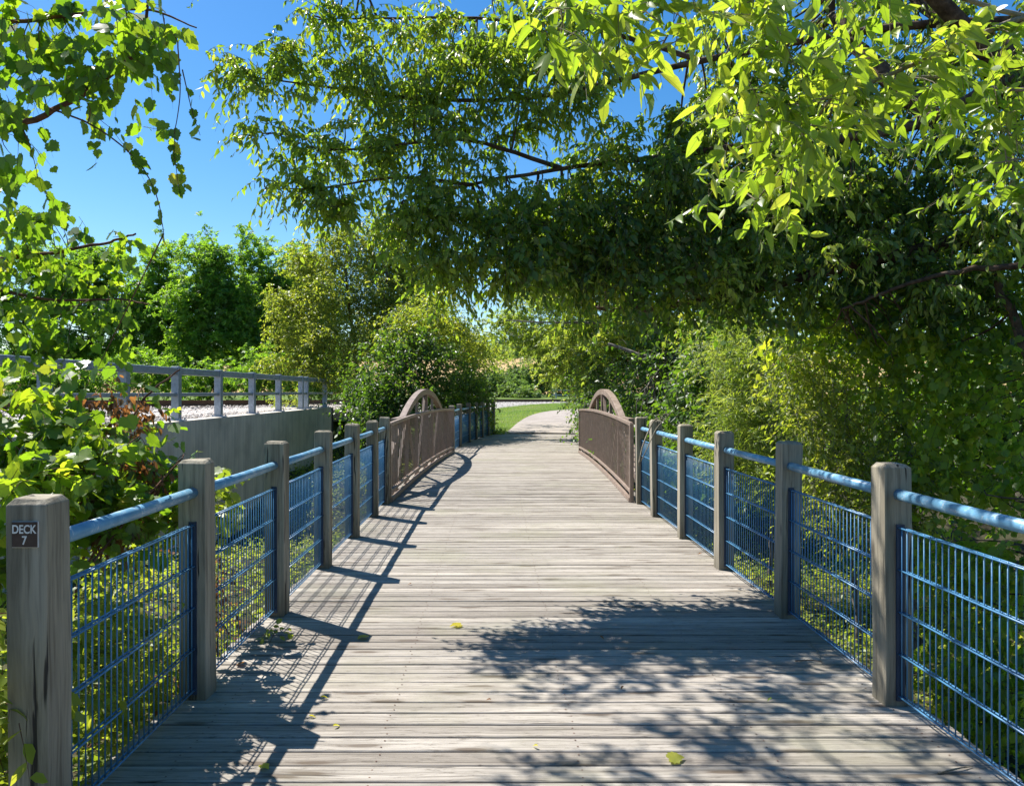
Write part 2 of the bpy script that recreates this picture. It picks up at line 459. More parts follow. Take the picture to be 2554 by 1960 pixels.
def template(kind):
    """leaf blade: x across, y along (unit length), z along the normal"""
    if kind == 'fine':           # ovate pointed leaf, folded and curled
        ys = [0, .12, .3, .5, .7, .87, 1.0]
        ws = [.0, .13, .215, .225, .16, .075, 0]
    elif kind == 'lance':
        ys = [0, .3, .65, 1.0]
        ws = [0, .19, .15, 0]
    elif kind == 'willow':
        ys = [0, .4, 1.0]
        ws = [0, .075, 0]
    elif kind == 'oval':
        ys = [0, .25, .6, 1.0]
        ws = [0, .28, .28, 0]
    if kind in ('fine', 'lance', 'willow', 'oval'):
        v, f = [], []
        def z(y): return -.22 * y * y
        mids, ls, rs = [], [], []
        for y, w in zip(ys, ws):
            mids.append(len(v)); v.append((0, y, z(y)))
            if w > 0:
                ls.append(len(v)); v.append((-w, y + .01, z(y) + w * .38))
                rs.append(len(v)); v.append((w, y + .01, z(y) + w * .38))
            else:
                ls.append(mids[-1]); rs.append(mids[-1])
        for i in range(len(ys) - 1):
            for S, sgn in ((ls, 1), (rs, -1)):
                a, b, c, d = mids[i], mids[i + 1], S[i + 1], S[i]
                for tri in ((a, b, c), (a, c, d)):
                    if len(set(tri)) == 3:
                        f.append(tri if sgn > 0 else tri[::-1])
        return np.array(v, float), np.array(f, int)
    if kind == 'grape':          # broad toothed heart
        rim = [(0, .0), (.16, -.10), (.34, -.06), (.38, .08), (.52, .12), (.46, .28), (.55, .42), (.40, .52), (.36, .66), (.22, .70), (.14, .86), (0, 1.0)]
        v = [(0, .05, .0), (0, .5, -.03)]
        right = []
        for i, (x, y) in enumerate(rim):
            v.append((x, y, .16 * x - .30 * x * x - .16 * max(0, y - .3) ** 2)); right.append(len(v) - 1)
        left = []
        for i, (x, y) in enumerate(rim[1:-1]):
            v.append((-x, y, .16 * x - .30 * x * x - .16 * max(0, y - .3) ** 2)); left.append(len(v) - 1)
        L = [right[0]] + left + [right[-1]]
        f = []
        for i in range(len(right) - 1):
            f.append((1, right[i], right[i + 1]))
            f.append((1, L[i + 1], L[i]))
        return np.array(v, float), np.array(f, int)
    if kind == 'diamond':
        v = [(0, 0, 0), (.25, .5, .07), (0, 1, -.1), (-.25, .5, .07)]
        return np.array(v, float), np.array([(0, 1, 2), (0, 2, 3)])
    if kind == 'triad':          # three leaflets hanging together
        v, f = [], []
        for ang, sc in ((0, 1), (.8, .8), (-.8, .8)):
            ca, sa = math.cos(ang), math.sin(ang)
            n = len(v)
            for (x, y, z) in ((0, .05, 0), (.17, .5, .05), (0, 1, -.12), (-.17, .5, .05)):
                v.append(((x * ca + y * sa) * sc, (-x * sa + y * ca) * sc, z * sc))
            f += [(n, n + 1, n + 2), (n, n + 2, n + 3)]
        return np.array(v, float), np.array(f, int)
    if kind == 'frond':          # feathery compound leaf
        v, f = [], []
        k = 5
        for i in range(k):
            y = .1 + .8 * i / (k - 1)
            l = .20 * (1 - .5 * abs(i / (k - 1) - .4))
            for s in (-1, 1):
                n = len(v)
                for (a, b, z) in ((0, 0, 0), (.5, -.07, .02), (1, .06, -.02), (.5, .10, .02)):
                    v.append((s * a * l, y + b + a * l * .35, z - .25 * y * y - a * l * .25))
                f += [(n, n + 1, n + 2), (n, n + 2, n + 3)]
        return np.array(v, float), np.array(f, int)
    if kind == 'blade':
        v = [(-.03, 0, 0), (.03, 0, 0), (.018, .6, .03), (-.018, .6, .03), (0, 1, .15)]
        return np.array(v, float), np.array([(0, 1, 2), (0, 2, 3), (3, 2, 4)])


TPL = {k: template(k) for k in ('fine', 'lance', 'willow', 'oval', 'grape', 'diamond', 'triad', 'frond', 'blade')}


def tri_mesh(name, verts, tris, mat, attrs=None, parent=None, smooth=False, mats=None):
    me = bpy.data.meshes.new(name)
    nv, nf = len(verts), len(tris)
    me.vertices.add(nv); me.loops.add(nf * 3); me.polygons.add(nf)
    me.vertices.foreach_set('co', verts.astype(np.float32).ravel())
    me.loops.foreach_set('vertex_index', tris.astype(np.int32).ravel())
    me.polygons.foreach_set('loop_start', np.arange(0, nf * 3, 3, dtype=np.int32))
    me.polygons.foreach_set('loop_total', np.full(nf, 3, dtype=np.int32))
    if smooth: me.polygons.foreach_set('use_smooth', np.ones(nf, dtype=bool))
    for k, v in (attrs or {}).items():
        if v.ndim == 1:
            a = me.attributes.new(k, 'FLOAT', 'POINT'); a.data.foreach_set('value', v.astype(np.float32))
        else:
            a = me.attributes.new(k, 'FLOAT_VECTOR', 'POINT'); a.data.foreach_set('vector', v.astype(np.float32).ravel())
    me.materials.append(mat)
    me.update(calc_edges=True)
    return link(bpy.data.objects.new(name, me), parent)


def leaf_object(name, lv, kind, mat, parent=None, width=1.0, blade=False, smooth=False):
    pos, d, nn, ln, tint = lv
    T, F = TPL[kind]
    d = nz(d)
    side = nz(np.cross(d, nn))
    nn = np.cross(side, d)
    # right-handed frame: side x d = nn
    rgj = np.random.default_rng(len(pos))
    wj = (width * rgj.uniform(.72, 1.2, len(pos)))[:, None, None]; cj = rgj.uniform(-.3, 2.2, len(pos))[:, None, None]
    bj = (rgj.normal(size=len(pos)) * .10)[:, None, None] * (T[None, :, 1, None] ** 2)
    V = (pos[:, None, :] + ln[:, None, None] * ((T[None, :, 0, None] * wj + bj) * side[:, None, :]
         + T[None, :, 1, None] * d[:, None, :] + T[None, :, 2, None] * cj * nn[:, None, :]))
    n, v = len(pos), len(T)
    tris = (F[None] + (np.arange(n) * v)[:, None, None]).reshape(-1, 3)
    at = {'tint': np.repeat(tint, v)}
    if blade: at['blade'] = np.tile(T, (n, 1))
    return tri_mesh(name, V.reshape(-1, 3), tris, mat, at, parent, smooth)


def tubes(Pn, Rn, sides=3):
    """Pn (N,K,3) polylines, Rn (N,K) radii -> verts, tris"""
    Nn, K, _ = Pn.shape
    t = np.empty_like(Pn)
    t[:, 1:-1] = Pn[:, 2:] - Pn[:, :-2]; t[:, 0] = Pn[:, 1] - Pn[:, 0]; t[:, -1] = Pn[:, -1] - Pn[:, -2]
    t = nz(t)
    ref = np.where(np.abs(t[..., 2:3]) > .9, np.array([1.0, 0, 0]), UP)
    s = nz(np.cross(t, ref)); u = np.cross(t, s)
    a = np.arange(sides) * 2 * np.pi / sides
    V = Pn[:, :, None, :] + Rn[:, :, None, None] * (np.cos(a)[None, None, :, None] * s[:, :, None, :] + np.sin(a)[None, None, :, None] * u[:, :, None, :])
    idx = np.arange(Nn * K * sides).reshape(Nn, K, sides)
    A = idx[:, :-1, :]; B = np.roll(A, -1, axis=2); C = idx[:, 1:, :]; D = np.roll(C, -1, axis=2)
    tr = np.concatenate([np.stack([A, B, D], -1).reshape(-1, 3), np.stack([A, D, C], -1).reshape(-1, 3)])
    return V.reshape(-1, 3), tr


def spline(pts, n):
    """smooth curve through pts"""
    p = np.array(pts, float)
    k = len(p)
    if k == 2:
        return p[0] + (p[1] - p[0]) * np.linspace(0, 1, n)[:, None]
    pp = np.vstack([2 * p[0] - p[1], p, 2 * p[-1] - p[-2]])
    ts = np.linspace(0, k - 1 - 1e-6, n)
    i = ts.astype(int); f = (ts - i)[:, None]
    a, b, c, d = pp[i], pp[i + 1], pp[i + 2], pp[i + 3]
    return .5 * ((2 * b) + (-a + c) * f + (2 * a - 5 * b + 4 * c - d) * f ** 2 + (-a + 3 * b - 3 * c + d) * f ** 3)


SUN = np.array([-.69, .54, 1.22]); SUN = SUN / np.linalg.norm(SUN)


def lit_rule(rng, c):
    """trees are lopped where their shade would fall on the open deck"""
    z = np.maximum(c[:, 2], 0)
    sx = c[:, 0] + .565 * z; sy = c[:, 1] - .443 * z
    keep = np.ones(len(c), bool)
    r = rng.random(len(c))
    A = (sx > -1.7) & (sx < 2.45) & (sy > 6.0) & (sy < 20.6)
    keep &= ~A
    Bz = (sx > -.95) & (sx < .0) & (sy > 2.3) & (sy <= 6.0)
    keep &= ~Bz
    A2 = (sx > .0) & (sx < .85) & (sy > 5.5) & (sy <= 6.0)
    keep &= ~A2
    D = (sx >= .0) & (sx < 2.1) & (sy > 2.6) & (sy <= 6.0)
    keep &= ~(D & (r < .25))
    E = (sx > .2) & (sx < 4.2) & (sy > 30) & (sy < 48)
    keep &= ~(E & (r < .8))
    return keep


def clumps(rng, blobs, per, cull=True, shell=.5):
    out = []
    for b in blobs:
        c = np.array(b[:3], float); r = np.array(b[3:6], float)
        n = max(1, int(round(per * (b[6] if len(b) > 6 else 1))))
        d = nz(rng.normal(size=(n, 3)))
        rr = rng.random((n, 1)) ** shell
        out.append(c + d * rr * r)
    c = np.concatenate(out)
    if cull: c = c[lit_rule(rng, c)]
    return c


def twigs(rng, c, spread, ntw, tl, zb=0.0, lean=None, leanw=0.0):
    n = len(c)
    base = np.repeat(c, ntw, axis=0) + rng.normal(size=(n * ntw, 3)) * spread
    d = rng.normal(size=(n * ntw, 3)); d[:, 2] += zb
    d = nz(d)
    if lean is not None: d = nz(d + np.array(lean) * leanw)
    L = tl * rng.uniform(.55, 1.25, n * ntw)
    return base, d, L


def twig_leaves(rng, base, d, L, nl, ll, droop=.3, hang=.4, spread=.8, size=(.6, 1.2), upw=.7, tint=(0., 1.), clump_tint=None):
    n = len(base)
    t = ((np.arange(nl) + .6) / nl)[None, :] * np.ones((n, 1)) + rng.uniform(-.25, .25, (n, nl)) / nl
    pos = base[:, None] + d[:, None] * (L[:, None] * t)[..., None]
    pos[..., 2] -= L[:, None] * droop * t ** 2
    tang = np.repeat(d[:, None], nl, 1).copy(); tang[..., 2] -= 2 * droop * t
    tang = nz(tang)
    side = nz(np.cross(tang, UP + rng.normal(size=tang.shape) * .35))
    sg = np.where((np.arange(nl) % 2) == 0, 1.0, -1.0)[None, :, None]
    ld = tang * .6 + side * sg * spread + rng.normal(size=tang.shape) * .28
    ld[..., 2] -= hang
    ld = nz(ld)
    nn = UP * upw + rng.normal(size=tang.shape) * .55 + SUN * .25
    ln = ll * rng.uniform(size[0], size[1], (n, nl)) * (1 - .35 * np.maximum(0, t - .75) / .25)
    ti = rng.uniform(tint[0], tint[1], (n, nl))
    if clump_tint is not None: ti = np.clip(ti * .55 + clump_tint[:, None] * .45, 0, 1)
    f = lambda a: a.reshape(-1, 3)
    return [f(pos), f(ld), f(nn), ln.reshape(-1), ti.reshape(-1)]


def twig_tubes(base, d, L, droop, r, k=4):
    t = np.linspace(0, 1, k)[None, :]
    p = base[:, None] + d[:, None] * (L[:, None] * t)[..., None]
    p[..., 2] -= L[:, None] * droop * t ** 2
    rr = r * (1 - .75 * t) * np.ones((len(base), 1))
    return tubes(p, rr)


def limb_points(limbs):
    return np.concatenate([spline(l[0], 24) for l in limbs])


def connect(rng, c, lp, r=.012, k=5):
    """thin branches from each clump to the nearest limb point"""
    d2 = ((c[:, None] - lp[None]) ** 2).sum(-1)
    j = d2.argmin(1)
    L = np.sqrt(d2.min(1)); ok = L < 1.7
    seen = {}
    for i in np.argsort(L):
        seen[j[i]] = seen.get(j[i], 0) + 1
        if seen[j[i]] > 3: ok[i] = False
    a = lp[j][ok]; c = c[ok]; L = L[ok]
    t = np.linspace(0, 1, k)[None, :, None]
    p = a[:, None] * (1 - t) + c[:, None] * t
    wob = rng.normal(size=(len(c), 1, 3)) * .10 * L[:, None, None]
    p = p + wob * np.sin(t * np.pi)
    rr = (r * (1 + .5 * L))[:, None] * (1 - .7 * np.linspace(0, 1, k))[None]
    return tubes(p, rr, 4)


def merge(parts):
    vs, fs, o = [], [], 0
    for v, f in parts:
        vs.append(v); fs.append(f + o); o += len(v)
    return np.concatenate(vs), np.concatenate(fs)


def limb_mesh(limbs, sides=9):
    parts = []
    for l in limbs:
        pts, r0, r1 = l[:3]
        n = 26
        p = spline(pts, n)
        rg = np.random.default_rng(int(abs(pts[0][0] * 1000)) + 3)
        p[1:-1] += rg.normal(size=(n - 2, 3)) * r1 * .5
        rr = r0 + (r1 - r0) * np.linspace(0, 1, n) ** .8
        parts.append(tubes(p[None], rr[None], sides))
    return merge(parts)


def plant(name, label, cat, loc, limbs, blobs, per, sp, bark='bark', group=None, seed=1, cull=True,
          crown='crown', stem='trunk', shell=.5, extra=None, more=None):
    """a tree or shrub: an Empty at its foot with a trunk mesh and a crown mesh"""
    rng = np.random.default_rng(seed)
    root = empty(name, loc)
    tag(root, label, cat, group)
    L0 = np.array(loc, float)
    c = clumps(rng, blobs, per, cull, shell)
    base, d, L = twigs(rng, c, sp['spread'], sp['ntw'], sp['tl'], sp.get('zb', 0), sp.get('lean'), sp.get('leanw', 0))
    ct = np.repeat(rng.random(len(c)), sp['ntw'])
    lv = twig_leaves(rng, base, d, L, sp['nl'], sp['ll'], sp.get('droop', .3), sp.get('hang', .4), sp.get('ls', .8),
                     sp.get('size', (.6, 1.2)), sp.get('upw', .7), sp.get('tint', (0, 1)), ct)
    lv[0] = lv[0] - L0
    leaf_object(crown, lv, sp['tpl'], M[sp['mat']], root, sp.get('width', 1.0), sp.get('blade', False), sp.get('smooth', False))
    parts = []
    if limbs:
        parts.append(limb_mesh(limbs))
        if sp.get('con', True): parts.append(connect(rng, c, limb_points(limbs), sp.get('br', .012)))
    if sp.get('tw', 0): parts.append(twig_tubes(base, d, L, sp.get('droop', .3), sp['tw']))
    if parts:
        v, f = merge(parts)
        tri_mesh(stem, v - L0, f, M[bark], None, root, True)
    return root, c


def px_blob(x, y, d, rx, ry, rd, w=1.0):
    p = P(x, y, d)
    return (p[0], p[1], p[2], rx / FPX * d, rd, ry / FPX * d, w)


def ground_z(x, y):
    x = np.asarray(x, float); y = np.asarray(y, float)
    sm = lambda a, b, t: np.clip((t - a) / (b - a), 0, 1) ** 2 * (3 - 2 * np.clip((t - a) / (b - a), 0, 1))
    low = -.85 - .25 * sm(1.5, 6, x) - 1.2 * np.exp(-((y - 16.5) / 3.2) ** 2) + .12 * np.sin(x * 1.3 + y * .7) * np.sin(y * .9)
    land = np.where(y > 29, .02 * (y - 29), 0.0) - .03
    land = np.minimum(land, .95)
    z = low * (1 - sm(25.5, 29.3, y)) + land * sm(25.5, 29.3, y)
    emb = 1.0 * (1 - sm(30, 60, y)) + .55 * sm(30, 60, y)
    left = 1 - sm(-6.30, -6.10, x)
    left2 = 1 - sm(-7.5, -3.0, x)
    lw = np.where(y < 29.0, left, left * (1 - sm(29, 31, y)) + left2 * sm(29, 31, y))
    lw = lw * (1 - sm(40, 58, y))
    z = z * (1 - lw) + emb * lw
    hill = 15.0 * sm(120, 330, y) + 34 * sm(420, 900, y)
    hill *= (.75 + .25 * np.sin(x * .008 + 1.0))
    return z + hill


# ------------------------------------------------------------------ world, sun, camera
w = bpy.data.worlds.new('World'); SC.world = w; w.use_nodes = True
nt = w.node_tree; nt.nodes.clear(); n = N(nt)
sky = n('TexSky', sky_type='NISHITA', sun_disc=False, sun_elevation=R(54.3), sun_rotation=R(-52.0), altitude=200,
        air_density=1.0, dust_density=.35, ozone_density=2.2)
hs = n('HueSaturation', {'Saturation': 1.38, 'Value': 1.0, 'Color': sky.outputs[0]})
bg = n('Background', {'Color': hs.outputs[0], 'Strength': .083})
wo = nt.nodes.new('ShaderNodeOutputWorld')
nt.links.new(bg.outputs[0], wo.inputs[0])

sl = bpy.data.lights.new('sun', 'SUN'); sl.energy = 5.0; sl.angle = R(.4); sl.color = (1.0, .96, .89)
so = link(bpy.data.objects.new('sun', sl))
so.rotation_euler = Vector((-SUN[0], -SUN[1], -SUN[2])).to_track_quat('-Z', 'Y').to_euler()
so.location = (-14, 11, 25)

cd = bpy.data.cameras.new('camera'); cam = link(bpy.data.objects.new('camera', cd))
cd.sensor_width = 36; cd.lens = 36 * FPX / 2189.0; cd.clip_start = .05; cd.clip_end = 5000
cam.location = CAM
cam.rotation_euler = (R(90), 0, 0)
cd.shift_x = (1094.5 - VPX) / 2189.0; cd.shift_y = -(840 - VPY) / 2189.0
SC.camera = cam
SC.view_settings.view_transform = 'Standard'; SC.view_settings.look = 'None'
SC.view_settings.exposure = 1.02; SC.view_settings.gamma = 1
cy = SC.cycles
cy.use_denoising = True
cy.max_bounces = 7; cy.diffuse_bounces = 4; cy.glossy_bounces = 2; cy.transmission_bounces = 4; cy.transparent_max_bounces = 4
cy.caustics_reflective = False; cy.caustics_refractive = False

# ------------------------------------------------------------------ ground, path, lawn
xs = np.concatenate([-np.geomspace(1500, 14, 26), np.arange(-13, -6.4, .6), [-6.32, -6.08], np.arange(-5.8, 12, .4), np.geomspace(12.5, 1500, 28)])
ys = np.concatenate([[-60, -30, -15, -8, -4], np.arange(-3, 62, .5), np.geomspace(63, 2600, 60)])
X, Y = np.meshgrid(xs, ys)
Z = ground_z(X, Y)
nx, ny = len(xs), len(ys)
idx = np.arange(nx * ny).reshape(ny, nx)
a, b, c, d = idx[:-1, :-1].ravel(), idx[:-1, 1:].ravel(), idx[1:, 1:].ravel(), idx[1:, :-1].ravel()
go = tri_mesh('ground', np.stack([X, Y, Z], -1).reshape(-1, 3), np.concatenate([np.stack([a, b, c], 1), np.stack([a, c, d], 1)]), M['ground'], None, None, True)
tag(go, 'bare soil, meadow and far tan field around the boardwalk', 'ground', kind='structure')

pl = spline([(-.15, 29.4), (.45, 30.2), (1.03, 36.1), (1.85, 42.3), (2.99, 47.2), (4.6, 50.4), (9, 54.5), (18, 58), (34, 60.5)], 60) if False else None
pl = spline([(.05, 29.35, 0), (.45, 30.4, 0), (1.03, 36.1, 0), (1.85, 42.3, 0), (2.99, 47.2, 0), (4.6, 50.2, 0), (9, 54.3, 0), (18, 57.5, 0), (34, 60, 0)], 60)
pr_ = spline([(3.35, 29.35, 0), (3.38, 30.4, 0), (3.55, 34, 0), (4.3, 39, 0), (5.6, 43, 0), (7.4, 46.2, 0), (11, 50.2, 0), (19, 53.8, 0), (35, 56.4, 0)], 60)
vs, K = [], 6
for i in range(60):
    for k in range(K):
        q = pl[i] + (pr_[i] - pl[i]) * k / (K - 1)
        crown = .035 * (1 - abs(2 * k / (K - 1) - 1))
        vs.append((q[0], q[1], float(ground_z(q[0], q[1])) + .035 + crown))
f = []
for i in range(59):
    for k in range(K - 1):
        p0 = i * K + k; f += [(p0, p0 + 1, p0 + K + 1), (p0, p0 + K + 1, p0 + K)]
po = tri_mesh('path', np.array(vs), np.array(f), M['path'], None, None, True)
tag(po, 'pale paved path curving right beyond the boardwalk', 'path', kind='structure')

rng = np.random.default_rng(11)
n_g = 60000
gx = rng.uniform(-5, 15, n_g); gy = 29.2 + 31 * rng.random(n_g) ** 1.4
edge = np.interp(gy, pl[:, 1], pl[:, 0]); edger = np.interp(gy, pr_[:, 1], pr_[:, 0])
inside = (gx > edge - .02 + .12 * (rng.random(n_g) - .7)) & (gx < edger)
gx, gy = gx[~inside], gy[~inside]
pz = ground_z(gx, gy)
m_ = len(gx)
dd = np.stack([rng.normal(size=m_) * .35, rng.normal(size=m_) * .35, np.ones(m_)], 1)
patch = .5 + .5 * np.sin(gx * .7 + 1.3 * np.sin(gy * .35)) * np.sin(gy * .31 + .8 * np.sin(gx * .5))
ti = np.clip(.35 * rng.random(m_) + .45 * patch + .25 * np.exp(-np.abs(gx - np.interp(gy, pl[:, 1], pl[:, 0])) / .5), 0, 1)
lo = leaf_object('lawn_grass', [np.stack([gx, gy, pz - .005], 1), dd, rng.normal(size=(m_, 3)), rng.uniform(.05, .12, m_), ti], 'blade', M['grass'], None, 2.2)
tag(lo, 'short mown grass beside the curving path', 'grass', kind='stuff')

# ------------------------------------------------------------------ boardwalk deck
EY = [-2, 11, 20, 22.7, 25.9, 28.2, 29.5]
EL = [-1.69, -1.66, -1.25, -1.12, -.76, -.38, -.05]
ER = [2.19, 2.14, 2.38, 2.50, 2.85, 3.2, 3.42]


def camber(y):
    t = (y - 15.5) / 4.7
    return .08 * max(0.0, 1 - t * t)


mb = MB(); rd = random.Random(3)
y = -1.2; i = 0
while y < 29.3:
    wd = .1365
    l = np.interp(y, EY, EL) + rd.uniform(-.012, .012); r = np.interp(y, EY, ER) + rd.uniform(-.012, .012)
    # slight skew towards the right where the walk bends
    sk = 0.0 if y < 10.9 else (.033 if y < 20.2 else .11)
    dz = camber(y) + rd.uniform(-.0025, .0015)
    g0 = rd.uniform(.0045, .0095)
    cup = rd.uniform(-.0015, .0015)
    y0, y1 = y + g0, y + wd - g0
    ll = lambda x: -sk * (x - l)
    e = .004
    xsn = np.linspace(l, r, 9)
    ring = [(y0, -.038), (y0, -e), (y0 + e, 0), ((y0 + y1) / 2, cup), (y1 - e, 0), (y1, -e), (y1, -.038)]
    wob = [rd.uniform(-.0012, .0012) for _ in xsn]
    vs, fs = [], []
    for j, xx in enumerate(xsn):
        for (yy, zz) in ring:
            vs.append((xx, yy + ll(xx) + wob[j], dz + zz))
    m = len(ring)
    for j in range(8):
        for k in range(m):
            p0, p1 = j * m + k, j * m + (k + 1) % m
            fs.append((p0, p1, p1 + m, p0 + m))
    fs.append(tuple(range(m - 1, -1, -1))); fs.append(tuple(range(8 * m, 9 * m)))
    mb.add(vs, fs, i * .137 + rd.random())
    y += wd; i += 1
deck = mb.build('boardwalk', M['deck'], attr='pid')
tag(deck, 'boardwalk of weathered grey planks laid crosswise', 'boardwalk', kind='structure')
# screw heads along the joists
rd = random.Random(8)
mb = MB(); y = -1.2
while y < 12:
    for jx in (-1.38, -.52, .36, 1.22, 2.0):
        for f_ in (.27, .73):
            if y > 1.5:
                cx, cy_ = jx + rd.uniform(-.012, .012), y + .1365 * f_ + rd.uniform(-.006, .006)
                zt = camber(cy_) + .0012
                mb.add([(cx + .0048 * math.cos(a_), cy_ + .0048 * math.sin(a_), zt) for a_ in np.linspace(0, 2 * math.pi, 7)[:-1]], [tuple(range(6))])
    y += .1365
o = mb.build('screw_head', M['rust'], deck); o['kind'] = 'stuff'
# beams under the planks
mb = MB()
for sx in (-1.45, .25, 1.95):
    mb.box(sx - .05, sx + .05, -1.2, 10.9, -.30, -.045)
for o_ in (-1.45, .3, 2.0):
    mb.bar((o_ + .02, 11.0, -.2), (o_ + .30, 20.0, -.2), .12, .28)
    mb.bar((o_ + .38, 20.1, -.18), (o_ + 1.25, 29.3, -.18), .09, .24)
o = mb.build('deck_beam', M['post'], deck)

# ------------------------------------------------------------------ timber and mesh railings
def post_obj(parent, x, y, rz=0.0, h=1.24, w=.14, seed=0, zb=-1.0, broken=False):
    rg = random.Random(seed)
    a = w / 2; c = .018 + rg.uniform(-.003, .006)
    top = h + rg.uniform(-.012, .012)
    rings = [(a, zb), (a, -.02), (a, .3), (a, .7), (a, top - c), (a - c * .9, top)]
    vs, fs = [], []
    for k, (q, z) in enumerate(rings):
        for (sx, sy) in ((-1, -1), (1, -1), (1, 1), (-1, 1)):
            j = .0025 if 0 < k < 5 else .001
            vs.append((sx * q + rg.uniform(-j, j), sy * q + rg.uniform(-j, j), z + (rg.uniform(-.004, .004) if k >= 4 else 0)))
    for k in range(len(rings) - 1):
        for s in range(4):
            p0, p1 = k * 4 + s, k * 4 + (s + 1) % 4
            fs.append((p0, p1, p1 + 4, p0 + 4))
    fs.append((3, 2, 1, 0)); fs.append(tuple(range(len(rings) * 4 - 4, len(rings) * 4)))
    me = MB(); me.add(vs, fs)
    o = me.build('post', M['post'], parent, bevel=.0035)
    o.location = (x, y, 0); o.rotation_euler = (rg.uniform(-.011, .011), rg.uniform(-.011, .011), rz + rg.uniform(-.03, .03))
    return o


def wire(mb, p, q, r, n=6):
    mb.tube([p, q], r, n)


def railing(name, label, pts, x0=None, panels=True, seed=0):
    """pts: post centres (x, y); rails run between neighbours"""
    root = empty(name, (pts[0][0], pts[0][1], 0))
    tag(root, label, 'railing')
    ox, oy = pts[0]
    for i, (x, y) in enumerate(pts):
        q = pts[min(i + 1, len(pts) - 1)]; p = pts[max(i - 1, 0)]
        rz = math.atan2(q[1] - p[1], q[0] - p[0]) - math.pi / 2
        post_obj(root, x - ox, y - oy, rz, seed=seed + i)
    for i in range(len(pts) - 1):
        (xa, ya), (xb, yb) = pts[i], pts[i + 1]
        L = math.hypot(xb - xa, yb - ya)
        an = math.atan2(yb - ya, xb - xa) - math.pi / 2
        # handrail
        h = MB(); h.tube([(0, .045, 0), (0, L * .5, -.003), (0, L - .045, 0)], .0285, 16)
        o = h.build('handrail', M['blue'], root, smooth=True)
        o.location = (xa - ox, ya - oy, 1.075); o.rotation_euler = (0, 0, an)
        # welded mesh panel with its end channels
        y0, y1 = .075, L - .075
        m = MB()
        nw = max(2, int(round((y1 - y0 - .03) / .05)))
        for k in range(nw + 1):
            yy = y0 + .016 + (y1 - y0 - .032) * k / nw
            wire(m, (0, yy, .045), (0, yy, .914), .0033)
        for zz in (.055, .2685, .482, .6955, .909):
            for sx in (-.0105, .0105):
                wire(m, (sx, y0, zz), (sx, y1, zz), .0046)
        o = m.build('mesh_panel', M['bluewire'], root, smooth=True)
        o.location = (xa - ox, ya - oy, 0); o.rotation_euler = (0, 0, an)
        for yy, s in ((.071, 1), (L - .071, -1)):
            ch = MB()
            ya_, yb_ = sorted((yy, yy + s * .012))
            ch.box(-.02, .02, ya_, yb_, .03, .925)
            ch.build('channel', M['darkblue'], o)
    return root


LP = [(-1.572, 2.67), (-1.572, 4.08), (-1.575, 5.56), (-1.58, 7.05), (-1.58, 8.50), (-1.583, 9.92), (-1.585, 11.0)]
RP = [(2.07, .95), (2.07, 2.47), (2.055, 4.0), (2.078, 5.51), (2.068, 7.0), (2.07, 8.45), (2.07, 9.92), (2.07, 11.0)]
FL = [(-1.16, 20.35), (-1.06, 22.3), (-.86, 24.3), (-.68, 25.8), (-.487, 27.0), (-.29, 28.15), (-.105, 29.1)]
FR = [(2.42, 20.45), (2.5, 22.0), (2.68, 23.6), (2.86, 25.2), (3.03, 26.8), (3.2, 28.2), (3.36, 29.3)]
rail_l = railing('boardwalk_railing', 'timber post and blue mesh railing with a small brown sign on its end post', LP, seed=10)
rail_r = railing('boardwalk_railing', 'timber post and blue mesh railing under the overhanging branches, a bare vine hooked over it', RP, seed=40)
rail_fl = railing('boardwalk_railing', 'blue mesh railing beyond the footbridge, its last posts overgrown with leaves beside the lawn', FL, seed=70)
rail_fr = railing('boardwalk_railing', 'shaded railing beyond the footbridge, mostly hidden behind the brown panel near the dark trees', FR, seed=100)

# the small sign on the first post
sg = empty('deck_sign', (-1.577, 2.586, 1.122)); tag(sg, 'small square brown sign reading DECK 7 on the end post', 'sign')
mb = MB(); mb.box(-.0425, .0425, -.0045, -.001, -.0425, .0425)
mb.build('plate', M['signbrown'], sg, bevel=.001)
mb = MB(); mb.box(-.0435, .0450, -.0012, .014, -.0440, .0432)
mb.build('plate_backing', M['white'], sg)
for sx in (-.032, .032):
    mb = MB(); mb.tube([(sx, -.0045, -.002), (sx, -.0058, -.002)], .0016, 8)
    mb.build('screw', M['signbrown'], sg)


def letters(txt, h, x, z, sx):
    cu = bpy.data.curves.new('lettering', 'FONT'); cu.body = txt; cu.size = h / .69; cu.align_x = 'CENTER'
    cu.extrude = .0004; cu.offset = .0008
    t = bpy.data.objects.new('lettering', cu)
    COL.objects.link(t)
    dg = bpy.context.evaluated_depsgraph_get()
    me = bpy.data.meshes.new_from_object(t.evaluated_get(dg))
    bpy.data.objects.remove(t)
    me.materials.clear(); me.materials.append(M['white'])
    o = link(bpy.data.objects.new('lettering', me), sg)
    o.location = (x, -.0052, z); o.rotation_euler = (R(90), 0, 0); o.scale = (sx, 1, 1)


letters('DECK', .0275, -.001, .0045, .78)
letters('7', .0275, 0, -.0325, .85)

# ------------------------------------------------------------------ the arched steel footbridge
fb = empty('footbridge', (.3, 15.5, 0)); tag(fb, 'brown steel footbridge with arched trusses and close baluster side panels', 'footbridge')
FO = (.3, 15.5, 0)


def side(y, s):
    return (-1.53 + .045 * (y - 11.05)) if s < 0 else (1.95 + .026 * (y - 11.05))


def arch_z(y): return 1.60 - .0625 * (y - 15.75) ** 2


